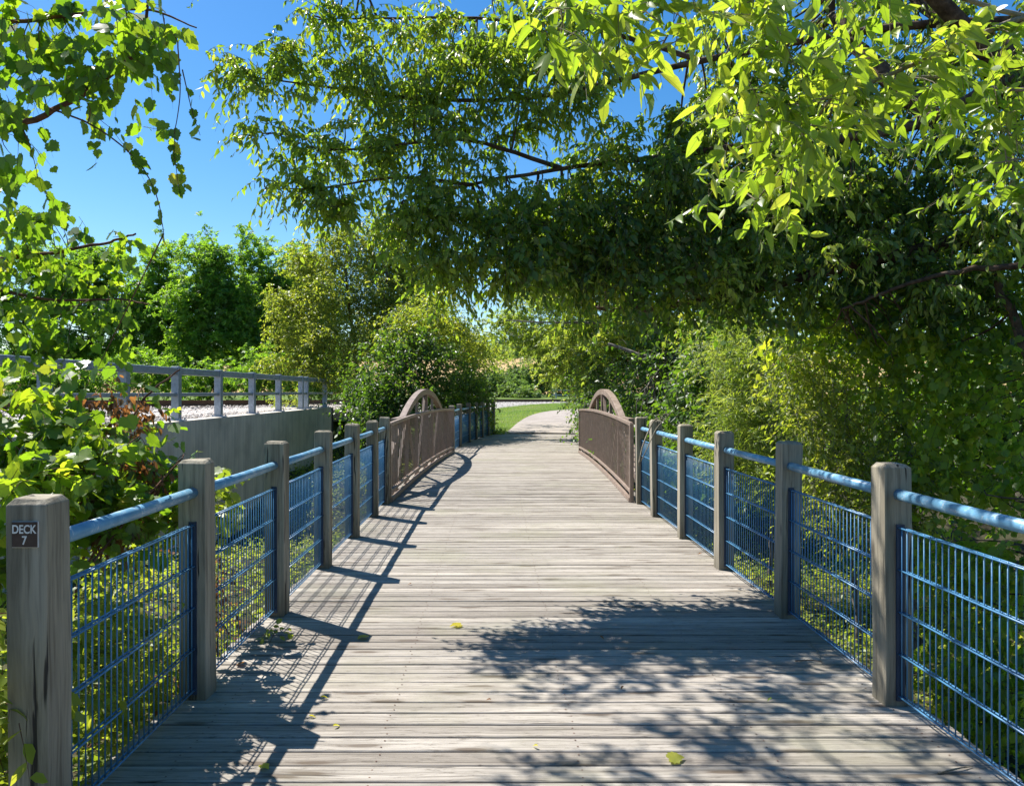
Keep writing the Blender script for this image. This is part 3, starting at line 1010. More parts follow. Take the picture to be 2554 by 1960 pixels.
for s in (-1, 1):
    off = .13 * s
    ya, yb = 11.1, 20.1
    X = lambda y: side(y, s)
    # arched truss
    ay = np.linspace(10.95, 20.5, 40)
    mb = MB()
    mb.sweep([(X(y) + off, y, max(arch_z(y), -.1)) for y in ay], [(-.055, -.06), (.055, -.06), (.055, .05), (-.055, .05)])
    tr = mb.build('arch_truss', M['brown'], fb, bevel=.006, loc=FO)
    hy = [12.3, 13.45, 14.6, 15.75, 16.9, 18.05, 19.2]
    for y in hy:
        m = MB(); wz = .11 if y == 15.75 else .05
        m.box(X(y) + off - wz / 2, X(y) + off + wz / 2, y - .04, y + .04, -.02, arch_z(y) - .05)
        m.build('hanger', M['brown'], tr)
    for y1, y2 in ((12.3, 13.45), (14.6, 13.45), (14.6, 15.75), (16.9, 15.75), (16.9, 18.05), (19.2, 18.05)):
        m = MB(); m.bar((X(y1) + off, y1, .02), (X(y2) + off, y2, arch_z(y2) - .06), .045, .07)
        m.build('brace', M['brown'], tr)
    m = MB(); m.sweep([(X(y) + off, y, -.10 + camber(y)) for y in np.linspace(ya, yb, 14)], [(-.06, -.1), (.06, -.1), (.06, .08), (-.06, .08)])
    m.build('bottom_chord', M['brown'], tr)
    m = MB(); m.box(X(12.6) + off - .05, X(12.6) + off + .05, 12.05, 13.2, 1.10, 1.18)
    m.box(X(12.6) + off - .04, X(12.6) + off + .04, 12.1, 12.2, -.1, 1.10)
    m.build('end_frame', M['brown'], tr)
    for ch in tr.children: ch.location = (-FO[0], -FO[1], 0)
    # baluster side panel
    yy = np.linspace(ya, yb, 24)
    m = MB()
    nb = int((yb - ya) / .132)
    for k in range(nb + 1):
        y = ya + (yb - ya) * k / nb
        m.box(X(y) - .006, X(y) + .006, y - .010, y + .010, .17 + camber(y), 1.10 + camber(y))
    pn = m.build('side_panel', M['brown'], fb, loc=FO)
    for nm, zc, hh in (('top_rail', 1.118, .05), ('bottom_rail', .150, .045)):
        m = MB(); m.sweep([(X(y), y, zc + camber(y)) for y in yy], [(-.027, -hh / 2), (.027, -hh / 2), (.027, hh / 2), (-.027, hh / 2)])
        o = m.build(nm, M['brown'], pn, bevel=.006); o.location = (-FO[0], -FO[1], 0)
    for y in (ya, yb):
        m = MB(); m.box(X(y) - .028, X(y) + .028, y - .03, y + .03, .0, 1.14)
        o = m.build('end_post', M['brown'], pn, bevel=.004); o.location = (-FO[0], -FO[1], 0)
    for y in np.arange(11.7, 20, 1.15):
        m = MB(); m.bar((X(y) - s * .01, y, .14 + camber(y)), (X(y) + off, y + .12, -.02), .025, .03)
        o = m.build('bracket', M['brown'], pn); o.location = (-FO[0], -FO[1], 0)
    m = MB(); m.sweep([(X(y) - s * .02, y, .035 + camber(y)) for y in yy], [(-.022, -.028), (.022, -.028), (.022, .028), (-.022, .028)])
    o = m.build('kerb_rail', M['brown'], pn); o.location = (-FO[0], -FO[1], 0)

# ------------------------------------------------------------------ retaining wall, guard rail, railway
WX = -6.08
wl = empty('retaining_wall', (WX, 15, 0)); tag(wl, 'stained grey concrete retaining wall carrying the railway', 'wall')
cuts = [1.0, 7.6, 13.9, 20.25, 26.4, 28.55]


def wall_foot(y):
    t = (y - 19.1) / 3.7
    return -2.9 + (1.62 * math.sqrt(1 - t * t) if abs(t) < 1 else 0)


mb = MB()
for a_, b_ in zip(cuts[:-1], cuts[1:]):
    yq = np.linspace(a_ + .012, b_ - .012, 25)
    vs, fs = [], []
    for y in yq:
        vs += [(0, y - 15, wall_foot(y)), (0, y - 15, 1.03), (-.34, y - 15, 1.03), (-.34, y - 15, wall_foot(y))]
    for i in range(24):
        for k in range(4):
            p0, p1 = i * 4 + k, i * 4 + (k + 1) % 4
            fs.append((p0, p1, p1 + 4, p0 + 4))
    fs += [(3, 2, 1, 0), (96, 97, 98, 99)]
    mb.add(vs, fs)
ob = mb.build('wall_panel', M['concrete'], wl, bevel=.012)
mb = MB()      # joint filler, return wall
mb.box(-.30, -.03, cuts[0] - 15, cuts[-1] - 15, .2, 1.0)
mb.box(-3.2, -.0, 28.56 - 15, 28.86 - 15, -1.2, 1.0)
mb.build('wall_core', M['dark'], wl)
mb = MB()      # culvert barrel
vs, fs = [], []
for k in range(15):
    a_ = math.pi * k / 14
    for xx in (-.33, -9):
        vs.append((xx, 4.1 + 3.72 * math.cos(a_), -2.9 + 1.64 * math.sin(a_)))
for k in range(14): fs.append((2 * k, 2 * k + 2, 2 * k + 3, 2 * k + 1))
fs.append(tuple(range(1, 30, 2)))
mb.add(vs, fs)
mb.build('culvert', M['dark'], wl)

gr = empty('guard_rail', (-6.25, 15, 1.03)); tag(gr, 'galvanised steel guard rail bolted to the top of the concrete wall', 'guard rail')
gp = [6.1, 8.4, 10.7, 12.97, 15.1, 17.4, 19.8, 22.2, 24.75, 25.45, 28.2]
for y in gp:
    m = MB()
    w2 = .075
    m.box(-w2, w2, -w2, w2, .012, 1.06)
    o = m.build('post', M['galv'], gr, bevel=.008); o.location = (0, y - 15, 0)
    m = MB(); m.box(-.12, .15, -.15, .15, 0, .02)
    pb = m.build('base_plate', M['galv'], o)
    m = MB()
    for sx in (-.09, .115):
        for sy in (-.115, .115): m.tube([(sx, sy, .02), (sx, sy, .055)], .014, 6)
    m.build('bolt', M['galv'], o)
for (ya, yb) in ((5.0, 25.1), (25.1, 29.4)):
    m = MB(); m.box(-.05, .05, ya - 15 + .01, yb - 15 - .01, .90, 1.035)
    for i in range(len(gp)):
        pass
    o = m.build('top_rail', M['galv'], gr, bevel=.012); o.location = (-.0, 0, 0)
    m = MB(); m.box(-.035, .035, ya - 15 + .01, yb - 15 - .01, .475, .545)
    m.build('mid_rail', M['galv'], gr, bevel=.008)

tc_ = spline([(-17, 6, 1.36), (-12.6, 13, 1.38), (-10.4, 19, 1.38), (-8.9, 27, 1.30), (-6.8, 40, 1.18), (-3.2, 54, 1.05), (3.0, 64.5, .95), (12, 70.5, .86), (26, 74.5, .76), (60, 79, .6)], 90)
tg = nz(np.gradient(tc_, axis=0)); tn = nz(np.cross(tg, UP))     # to the right of travel
tk = empty('railway_track', (-9, 26, 1.2)); tag(tk, 'rusty railway track on pale ballast curving behind the wall and lawn', 'railway track')
for s in (-.74, .74):
    m = MB()
    prof = [(-.07, -.17), (.07, -.17), (.07, -.15), (.012, -.135), (.012, -.04), (.036, -.03), (.036, 0), (-.036, 0), (-.036, -.03), (-.012, -.04), (-.012, -.135), (-.07, -.15)]
    m.sweep([tuple(p) for p in tc_ + tn * s], prof)
    m.build('rail', M['rust'], tk, loc=(-9, 26, 1.2))
m = MB()
tot = np.concatenate([[0], np.cumsum(np.linalg.norm(np.diff(tc_, axis=0), axis=1))])
for q in np.arange(0, tot[-1], .62):
    i = min(88, int(np.searchsorted(tot, q)))
    p, t_, s_ = tc_[i], tg[i], tn[i]
    fr_ = np.array([np.interp(q, tot, tc_[:, k]) for k in range(3)])
    a_, b_ = fr_ - s_ * 1.3, fr_ + s_ * 1.3
    m.bar((a_[0], a_[1], a_[2] - .24), (b_[0], b_[1], b_[2] - .24), .22, .14)
so_ = m.build('sleeper', M['sleeper'], tk, loc=(-9, 26, 1.2)); so_['kind'] = 'stuff'

# ballast bed and its loose stones
vs, f = [], []
offs = [-4.2, -2.6, -1.6, -.74, 0, .74, 1.6, 2.6, 4.4]
hs_ = [-.75, -.40, -.215, -.20, -.2, -.20, -.215, -.40, -.8]
for i in range(90):
    for o_, h_ in zip(offs, hs_):
        q = tc_[i] + tn[i] * o_
        z_ = q[2] + h_
        if q[0] > -6.40 and q[1] < 29.2:
            q[0] = -6.40
        vs.append((q[0], q[1], z_ if q[1] > 29 else max(z_, 1.005)))
K = len(offs)
for i in range(89):
    for k in range(K - 1):
        p0 = i * K + k; f += [(p0, p0 + K, p0 + K + 1), (p0, p0 + K + 1, p0 + 1)]
bo = tri_mesh('ballast', np.array(vs), np.array(f)[:, ::-1], M['ballast'], None, None, True)
tag(bo, 'bed of pale ballast gravel under the railway track', 'ballast', kind='stuff')
mb = MB(); mb.box(-10.5, -6.41, 2, 29, .9, .995)
# stones
rng = np.random.default_rng(5)
bv = np.array([(1, 0, 0), (-1, 0, 0), (0, 1, 0), (0, -1, 0), (0, 0, 1), (0, 0, -1)], float)
bf = np.array([(0, 2, 4), (2, 1, 4), (1, 3, 4), (3, 0, 4), (2, 0, 5), (1, 2, 5), (3, 1, 5), (0, 3, 5)])
nS = 26000
iy = rng.uniform(9, 60, nS) if False else np.concatenate([rng.uniform(9.5, 30, 17000), rng.uniform(30, 78, 9000)])
ii = np.interp(iy, tc_[:, 1], np.arange(90))
cc = np.stack([np.interp(ii, np.arange(90), tc_[:, k]) for k in range(3)], 1)
cn = np.stack([np.interp(ii, np.arange(90), tn[:, k]) for k in range(3)], 1)
of = rng.uniform(-1.7, 4.2, nS)
sp_ = cc + cn * of[:, None]
sp_[:, 2] += np.interp(of, offs, hs_) + .005
sp_[:, 2] = np.where(sp_[:, 1] < 29, np.maximum(sp_[:, 2], 1.01), sp_[:, 2])
ok = ~((sp_[:, 0] > -6.42) & (sp_[:, 1] < 29.0))
sp_ = sp_[ok]; nS = len(sp_)
sc_ = rng.uniform(.018, .042, (nS, 1, 1)) * rng.uniform(.6, 1.3, (nS, 1, 3))
jit = bv[None] + rng.normal(size=(nS, 6, 3)) * .28
ang = rng.uniform(0, 6.28, nS); ca, sa = np.cos(ang), np.sin(ang)
vv = jit * sc_
vx = vv[..., 0] * ca[:, None] - vv[..., 1] * sa[:, None]; vy = vv[..., 0] * sa[:, None] + vv[..., 1] * ca[:, None]
vv = np.stack([vx, vy, vv[..., 2]], -1) + sp_[:, None]
st = tri_mesh('ballast_stone', vv.reshape(-1, 3), (bf[None] + (np.arange(nS) * 6)[:, None, None]).reshape(-1, 3), M['stone'], {'tint': np.repeat(rng.random(nS), 6)})
tag(st, 'loose crushed stones lying over the ballast beside the rails', 'gravel', kind='stuff')

# small grey fence far beyond the track
ff = empty('far_fence', (6, 77, .75)); tag(ff, 'small grey rail fence standing far beyond the track', 'fence')
m = MB()
for k in range(6): m.box(-.06 + k * 1.9, .06 + k * 1.9, -.06, .06, -.3, 1.25)
m.build('post', M['galv'], ff)
m = MB()
for zz in (.45, .95): m.box(-.4, 10, -.035, .035, zz, zz + .12)
m.build('rail', M['galv'], ff)

# ------------------------------------------------------------------ TREES
# the big tree leaning over the walk from the right
LM = [([(5.6, 6.6, -1.2), (5.45, 6.6, .6), (5.2, 6.5, 2.2), (4.7, 6.4, 3.6), (4.2, 6.5, 4.4)], .30, .17),
      ([P(2320, 160, 6.3), P(2150, 175, 6.35), P(1990, 255, 6.4), P(1830, 292, 6.5), P(1600, 310, 6.8), P(1380, 340, 6.9), P(1200, 360, 6.9), P(1010, 395, 6.8), P(860, 430, 6.7)], .062, .008),
      ([P(2260, 40, 6.4), P(1900, 60, 6.7), P(1500, 130, 7.0), P(1200, 200, 7.0), P(950, 215, 6.9), P(720, 190, 6.8), P(540, 165, 6.6)], .045, .005),
      ([P(2300, 480, 6.0), P(2100, 505, 6.3), P(1850, 560, 6.8), P(1600, 620, 7.2), P(1380, 660, 7.4), P(1250, 655, 7.5)], .10, .015),
      ([P(1500, 130, 7.0), P(1250, 60, 7.1), P(1000, 40, 7.1), P(800, 40, 7.0), P(690, 40, 6.9)], .026, .005),
      ([P(1200, 360, 6.9), P(1000, 300, 6.8), P(850, 310, 6.7), P(700, 320, 6.6), P(580, 285, 6.5)], .022, .004),
      ([P(1010, 395, 6.8), P(850, 380, 6.7), P(700, 400, 6.5), P(560, 405, 6.4)], .018, .004),
      ([(4.2, 6.5, 4.4), (3.6, 7.6, 5.8), (2.4, 8.4, 6.6), (.6, 8.5, 6.6)], .07, .012),
      ([(4.2, 6.5, 4.4), (2.6, 6.1, 5.5), (1.0, 5.9, 5.8), (-.6, 5.8, 5.8), (-2.4, 5.8, 5.7)], .08, .01),
      ([P(1990, 255, 6.4), P(1850, 120, 6.8), P(1780, 20, 7.2), P(1750, -120, 7.4)], .09, .03)]
EL_ = dict(tpl='lance', mat='elder', spread=.055, ntw=8, tl=.30, nl=10, ll=.08, droop=.55, hang=.75, ls=.7, tw=.003, br=.008, zb=.1, width=1.05, blade=True, upw=.5)
tips = [px_blob(500, 155, 6.5, 30, 22, .25, .4), px_blob(560, 150, 6.6, 60, 40, .35, .8), px_blob(610, 90, 6.6, 30, 25, .2, .4), px_blob(660, 170, 6.7, 80, 50, .4, 1.1),
        px_blob(590, 285, 6.4, 45, 25, .3, .5), px_blob(680, 320, 6.6, 80, 45, .4, 1.1), px_blob(560, 400, 6.3, 40, 25, .3, .5), px_blob(650, 405, 6.4, 80, 45, .4, 1.1),
        px_blob(740, 440, 6.5, 70, 35, .4, .7), px_blob(690, 40, 6.8, 60, 40, .4, .8), px_blob(800, 30, 6.9, 80, 55, .5, 1.2), px_blob(910, 60, 7.0, 90, 60, .5, 1.3)]
body = [px_blob(780, 180, 6.7, 100, 75, .5, 1.5), px_blob(910, 180, 6.8, 110, 80, .6, 1.6), px_blob(1040, 120, 6.8, 110, 85, .6, 1.5), px_blob(1180, 190, 6.8, 110, 80, .6, 1.4),
        px_blob(800, 320, 6.6, 100, 80, .5, 1.5), px_blob(930, 320, 6.7, 110, 85, .6, 1.6), px_blob(1060, 260, 6.8, 90, 60, .6, 1.0), px_blob(880, 450, 6.6, 100, 70, .5, 1.4),
        px_blob(1010, 450, 6.6, 120, 80, .6, 1.6), px_blob(960, 560, 6.6, 90, 60, .5, 1.1), px_blob(1080, 570, 6.6, 120, 60, .6, 1.5), px_blob(1150, 450, 6.7, 110, 80, .6, 1.4),
        px_blob(1250, 560, 6.9, 130, 80, .7, 1.8), px_blob(1280, 430, 6.9, 110, 90, .7, 1.5), px_blob(1290, 320, 6.9, 100, 60, .6, 1.0), px_blob(1130, 60, 6.9, 120, 60, .6, 1.3),
        px_blob(1260, 90, 7.1, 100, 80, .6, 1.1)]
shade_crown = [(1.7, 8.7, 6.9, .9, .7, .4, 3), (2.8, 8.8, 7.0, .9, .8, .4, 3.5), (4.0, 8.6, 7.0, .9, .8, .5, 3.5), (2.6, 9.5, 7.4, .9, .8, .4, 2), (5.2, 8.4, 6.8, .9, .9, .5, 3), (4.6, 7.4, 6.0, .9, .8, .5, 2.5)]  # crown blobs out of view, added to shade the right side of the canopy
front = [(x - .28, y_ + .22, z_ + .5, rx, ry, rz, w_ * .62) for x, y_, z_, rx, ry, rz, w_ in [
    (-2.6, 6.4, 5.1, .5, .4, .3, .9), (-1.9, 6.4, 5.15, .6, .4, .3, 1.1), (-1.1, 6.4, 5.1, .6, .4, .3, 1.1), (-1.5, 6.1, 5.0, .5, .4, .3, .8), (-.4, 6.4, 5.2, .6, .5, .3, 1.0),
    (-2.3, 5.5, 5.0, .5, .5, .35, 1.1), (-1.5, 5.3, 5.0, .6, .6, .4, 1.4), (-.7, 5.4, 5.1, .6, .6, .4, 1.6), (-1.2, 5.9, 5.4, .6, .5, .4, 1.0), (-.2, 5.9, 5.4, .6, .5, .4, 1.2), (.1, 5.2, 5.0, .6, .6, .4, 1.4), (-2.0, 5.8, 5.3, .5, .5, .3, .7), (-.9, 4.8, 4.7, .6, .4, .3, 1.1), (.0, 4.6, 4.6, .6, .4, .3, 1.2)]]
right = [px_blob(1400, 440, 7.0, 130, 110, .8, 2.0), px_blob(1400, 590, 7.1, 140, 80, .8, 2.0), px_blob(1490, 300, 7.2, 110, 80, .8, 1.6), px_blob(1550, 460, 7.0, 140, 110, .9, 2.0),
         px_blob(1560, 610, 7.0, 140, 80, .9, 2.0), px_blob(1700, 380, 7.0, 150, 110, 1, 2.0), px_blob(1720, 560, 6.8, 150, 110, 1, 2.2), px_blob(1880, 420, 6.8, 150, 130, 1, 2.2),
         px_blob(1880, 610, 6.6, 150, 110, 1, 2.2), px_blob(2060, 430, 6.5, 150, 140, 1, 2.2), px_blob(2070, 620, 6.3, 150, 120, 1, 2.2), px_blob(2170, 280, 6.4, 100, 140, 1, 1.6),
         px_blob(1560, 130, 7.8, 120, 100, 1, 1.6), px_blob(1700, 190, 7.6, 140, 110, 1, 1.8), px_blob(1860, 110, 7.6, 150, 120, 1, 2), px_blob(2050, 130, 7.2, 150, 130, 1, 2),
         px_blob(2000, -120, 7.4, 250, 90, 1.2, 2), px_blob(1600, -100, 7.4, 250, 80, 1.2, 1.4), px_blob(1200, -70, 7.2, 200, 60, 1.0, 1.2), px_blob(2300, 450, 6.2, 150, 250, 1, 2)]
plant('overhanging_tree', 'big leafy tree reaching over the boardwalk from the right-hand bank', 'tree', (5.6, 6.6, -1.2), LM, [b_[:4] + (b_[4] * .75,) + b_[5:] for b_ in tips] + [b_[:4] + (b_[4] * .75, b_[5], b_[6] * (1.9 if b_[2] < 3.6 else 1.45)) for b_ in body] + front + [b_[:6] + (b_[6] * (1.6 if b_[2] > 2.75 else .5),) for b_ in right] + shade_crown, 9, EL_, 'bark', seed=21)

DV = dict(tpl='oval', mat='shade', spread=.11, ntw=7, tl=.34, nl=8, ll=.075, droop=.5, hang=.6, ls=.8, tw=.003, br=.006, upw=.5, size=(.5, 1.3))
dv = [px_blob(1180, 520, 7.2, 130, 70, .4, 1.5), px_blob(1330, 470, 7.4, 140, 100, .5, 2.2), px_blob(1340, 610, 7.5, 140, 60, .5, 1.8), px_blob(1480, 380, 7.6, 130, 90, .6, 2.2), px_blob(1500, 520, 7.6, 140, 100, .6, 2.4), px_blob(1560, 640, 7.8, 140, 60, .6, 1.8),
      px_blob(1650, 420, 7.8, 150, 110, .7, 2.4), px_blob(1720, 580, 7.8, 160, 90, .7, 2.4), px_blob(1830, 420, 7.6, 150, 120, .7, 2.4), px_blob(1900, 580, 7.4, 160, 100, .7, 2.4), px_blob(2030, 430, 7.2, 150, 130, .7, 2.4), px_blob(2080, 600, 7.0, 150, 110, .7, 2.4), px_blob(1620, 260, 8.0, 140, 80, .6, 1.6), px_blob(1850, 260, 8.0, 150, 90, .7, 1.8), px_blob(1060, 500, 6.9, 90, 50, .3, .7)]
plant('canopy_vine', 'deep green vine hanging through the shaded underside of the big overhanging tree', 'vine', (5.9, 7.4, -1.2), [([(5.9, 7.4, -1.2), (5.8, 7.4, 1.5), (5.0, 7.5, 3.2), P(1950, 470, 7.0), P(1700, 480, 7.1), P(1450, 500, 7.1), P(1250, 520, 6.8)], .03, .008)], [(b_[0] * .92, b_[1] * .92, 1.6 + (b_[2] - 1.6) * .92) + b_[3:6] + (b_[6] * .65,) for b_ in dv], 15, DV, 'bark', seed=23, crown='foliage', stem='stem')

# a nearer leafy branch hanging into view, top right
NB = [([P(2500, -80, 2.6), P(2189, 35, 2.45), P(2020, 110, 2.4), P(1880, 170, 2.35), P(1780, 205, 2.3), P(1690, 225, 2.25)], .012, .003),
      ([P(2500, 120, 2.9), P(2200, 190, 2.75), P(1990, 165, 2.7), P(1800, 185, 2.6)], .010, .003),
      ([P(2189, 35, 2.45), P(1800, -60, 2.3), P(1450, -30, 2.1), P(1200, 20, 2.0)], .008, .003),
      ([P(1780, 205, 2.3), P(1720, 290, 2.5), P(1670, 360, 2.6), P(1610, 440, 2.65)], .005, .002),
      ([P(2500, 300, 2.6), P(2250, 330, 2.5), P(2120, 350, 2.45)], .006, .002)]
NL = dict(tpl='fine', mat='elder', spread=.04, ntw=4, tl=.19, nl=6, ll=.072, droop=.40, hang=.42, ls=.8, size=(.35, 1.4), width=.86, tw=.0018, br=.0025, blade=True, smooth=True, tint=(.25, 1), upw=.6)
nb_blobs = [px_blob(1190, 40, 2.0, 50, 40, .08, .5), px_blob(1310, 20, 2.05, 80, 30, .10, .8), px_blob(1440, 50, 2.1, 70, 45, .10, .8), px_blob(1560, 40, 2.2, 70, 50, .10, .7),
            px_blob(1600, 195, 2.3, 70, 40, .10, .9), px_blob(1700, 240, 2.3, 70, 45, .10, 1.0), px_blob(1730, 110, 2.2, 60, 50, .10, .6), px_blob(1840, 190, 2.35, 80, 35, .10, .8),
            px_blob(1960, 130, 2.4, 80, 35, .10, .7), px_blob(2090, 90, 2.45, 80, 40, .10, .8), px_blob(2010, 220, 2.55, 80, 30, .10, .8), px_blob(2130, 270, 2.5, 50, 50, .10, .8),
            px_blob(2160, 390, 2.5, 30, 30, .08, .5), px_blob(1690, 345, 2.55, 50, 30, .10, .8), px_blob(1650, 415, 2.7, 40, 25, .08, .5), px_blob(1560, 380, 2.9, 30, 25, .08, .35), px_blob(1900, 10, 2.3, 100, 40, .10, .7)]
plant('leafy_branch', 'near leafy branch with long pointed yellow-green leaves hanging in at the top right', 'branch', P(2500, -80, 2.6), NB, nb_blobs, 6, NL, 'paletwig', seed=5, cull=False, crown='foliage', stem='stem')

# left: grape vines climbing a small tree, hanging over the railing
VL = [([(-3.1, 3.9, -1.0), (-3.0, 3.9, .8), (-2.75, 3.8, 2.0), (-2.6, 3.7, 2.8), (-2.5, 3.6, 3.6)], .09, .03),
      ([P(-60, 300, 3.6), P(60, 260, 3.5), P(180, 200, 3.45), P(290, 110, 3.4), P(320, -20, 3.4)], .018, .006),
      ([P(-60, 60, 3.5), P(100, 40, 3.45), P(300, 20, 3.4), P(420, 60, 3.35)], .012, .003),
      ([P(100, 230, 3.45), P(200, 270, 3.4), P(290, 340, 3.35), P(335, 420, 3.3), P(350, 500, 3.3)], .005, .0016),
      ([P(380, 90, 3.35), P(385, 200, 3.3), P(372, 310, 3.3), P(385, 420, 3.28)], .003, .0012),
      ([P(415, 200, 3.3), P(430, 260, 3.3), P(490, 340, 3.3)], .003, .001) if False else ([P(390, 150, 3.35), P(410, 235, 3.3), P(428, 290, 3.3)], .003, .001),
      ([P(-80, 560, 4.9), P(80, 545, 4.9), P(220, 520, 4.9), P(290, 500, 4.85)], .016, .006),
      ([P(-80, 600, 5.0), P(100, 640, 5.0), P(250, 640, 4.95), P(320, 650, 4.9)], .012, .004)]
GL = dict(tpl='grape', mat='vine', spread=.05, ntw=4, tl=.22, nl=5, ll=.067, droop=.8, hang=.85, ls=.8, tw=.0016, br=.003, blade=True, smooth=True, width=1.0, upw=.35, size=(.45, 1.3), tint=(0, .86))
vb = [px_blob(30, 50, 3.5, 60, 60, .25, 1.0), px_blob(150, 40, 3.45, 60, 40, .25, 1.0), px_blob(260, 40, 3.4, 50, 35, .2, .8), px_blob(345, 60, 3.35, 30, 30, .12, .45),
      px_blob(60, 150, 3.5, 60, 35, .2, .8), px_blob(190, 140, 3.45, 60, 35, .2, .8), px_blob(310, 125, 3.4, 35, 25, .15, .5), px_blob(220, 215, 3.4, 40, 15, .15, .35), px_blob(40, 230, 3.5, 30, 20, .15, .3),
      px_blob(10, 300, 3.5, 20, 30, .15, .3), px_blob(60, 400, 3.6, 50, 20, .2, .35),
      px_blob(40, 470, 4.9, 50, 25, .3, .8), px_blob(150, 480, 4.9, 50, 25, .3, .7), px_blob(230, 525, 4.85, 30, 20, .2, .4), px_blob(50, 560, 5.0, 60, 35, .3, .9), px_blob(170, 590, 5.0, 60, 30, .3, .9),
      px_blob(260, 620, 4.95, 30, 20, .2, .4), px_blob(40, 650, 5.0, 60, 30, .3, .9), px_blob(165, 680, 4.95, 60, 25, .3, .8), px_blob(60, 730, 4.9, 60, 20, .3, .6), px_blob(235, 690, 4.8, 25, 15, .2, .3),
      px_blob(150, 745, 4.8, 50, 15, .2, .4), px_blob(215, 790, 3.7, 20, 15, .10, .2)]
vine_root, _ = plant('grape_vine_tree', 'small tree smothered in broad-leaved grape vine beside the DECK 7 post', 'tree', (-3.1, 3.9, -1.0), VL, vb, 5.2, GL, 'redtwig', seed=33, cull=False)
# dangling tendrils with sparse leaves
rng = np.random.default_rng(77)
acc = []
for pts, nl in (([P(330, 400, 3.3), P(340, 440, 3.3), P(348, 500, 3.3)], 5), ([P(372, 260, 3.3), P(368, 330, 3.3), P(385, 420, 3.28)], 8), ([P(345, 240, 3.3), P(375, 320, 3.3), P(398, 395, 3.3)], 7),
                ([P(400, 170, 3.3), P(415, 235, 3.3), P(428, 300, 3.3)], 6), ([P(240, 260, 3.4), P(290, 330, 3.35), P(330, 400, 3.3)], 9)):
    q = spline(pts, nl + 1)[1:]
    d_ = rng.normal(size=(nl, 3)) * .5; d_[:, 2] -= .9
    lv = [q - np.array(vine_root.location), d_, rng.normal(size=(nl, 3)) + np.array([0, -.6, .3]), rng.uniform(.028, .062, nl), rng.random(nl) * .95]
    leaf_object('tendril', lv, 'grape', M['vine'], vine_root, 1, True, True)

# left: sunlit vine thicket behind the railing, with dead brown leaves
TL = [([(-2.6, 4.2, -1.0), (-2.5, 4.1, -.2), (-2.35, 4.1, .6), (-2.2, 4.2, 1.2)], .025, .006), ([(-2.1, 3.4, -1.0), (-2.0, 3.4, .0), (-2.1, 3.5, .8)], .02, .005),
      ([P(130, 1010, 4.1), P(260, 920, 4.2), P(310, 850, 4.25), P(385, 790, 4.3)], .012, .004), ([P(60, 1180, 3.6), P(150, 1060, 3.7), P(240, 980, 3.8), P(300, 930, 3.9)], .008, .003), ([P(200, 1200, 3.7), P(280, 1100, 3.9), P(360, 1010, 4.2), P(390, 980, 4.3)], .007, .002), ([(-2.9, 5.0, -1.0), (-2.7, 4.9, .2), (-2.4, 4.8, .8)], .02, .005)]
TS = dict(tpl='grape', mat='vine', spread=.06, ntw=4, tl=.2, nl=4, ll=.078, droop=.35, hang=.3, ls=.9, tw=.0018, br=.003, blade=True, smooth=True, upw=.7, size=(.45, 1.2), tint=(.35, 1))  # tint range raised, so sunlight on the thicket is put into leaf colour
tb = [px_blob(40, 890, 3.7, 70, 35, .3, 1.2), px_blob(160, 910, 3.9, 60, 30, .3, .9), px_blob(50, 980, 3.6, 80, 35, .3, 1.3), px_blob(180, 1000, 3.9, 60, 35, .3, 1.0), px_blob(310, 1030, 4.5, 35, 20, .25, .5),
      px_blob(230, 1070, 4.0, 80, 25, .3, 1.0), px_blob(90, 1060, 3.5, 70, 30, .25, 1.0), px_blob(350, 1060, 4.6, 25, 20, .2, .5), px_blob(380, 1010, 4.8, 15, 20, .15, .3), px_blob(290, 985, 4.4, 30, 20, .2, .5), px_blob(300, 1110, 4.2, 60, 20, .25, .8), px_blob(200, 1110, 3.8, 60, 20, .2, .7), px_blob(100, 1020, 3.2, 50, 30, .15, .7), px_blob(210, 950, 3.6, 50, 25, .2, .7), px_blob(-40, 1200, 3.4, 40, 150, .3, 1.2), px_blob(290, 890, 4.6, 20, 20, .12, .15)]
plant('vine_thicket', 'sunlit tangle of grape vine and brown dead leaves behind the railing, below the smothered tree', 'thicket', (-2.6, 4.2, -1.0), TL, tb, 12, TS, 'redtwig', seed=44, cull=False, crown='foliage', stem='stem')
th = bpy.context.scene.objects['vine_thicket']
rng = np.random.default_rng(9)
c = clumps(rng, [px_blob(250, 960, 4.2, 50, 90, .15, 1), px_blob(290, 1020, 4.3, 60, 50, .15, 1), px_blob(250, 870, 4.2, 60, 40, .15, .6), px_blob(160, 1080, 3.9, 70, 40, .15, .6), px_blob(330, 1080, 4.5, 50, 40, .15, .6), px_blob(230, 1130, 3.9, 80, 40, .2, 1.0), px_blob(300, 880, 4.3, 30, 40, .12, .5)], 15, False)
base, d, L = twigs(rng, c, .03, 3, .12)
lv = twig_leaves(rng, base, d, L, 4, .055, .4, .9, .6, (.5, 1.2), .2)
lv[0] = lv[0] - np.array(th.location)
leaf_object('dead_leaves', lv, 'lance', M['dead'], th, 1.2)

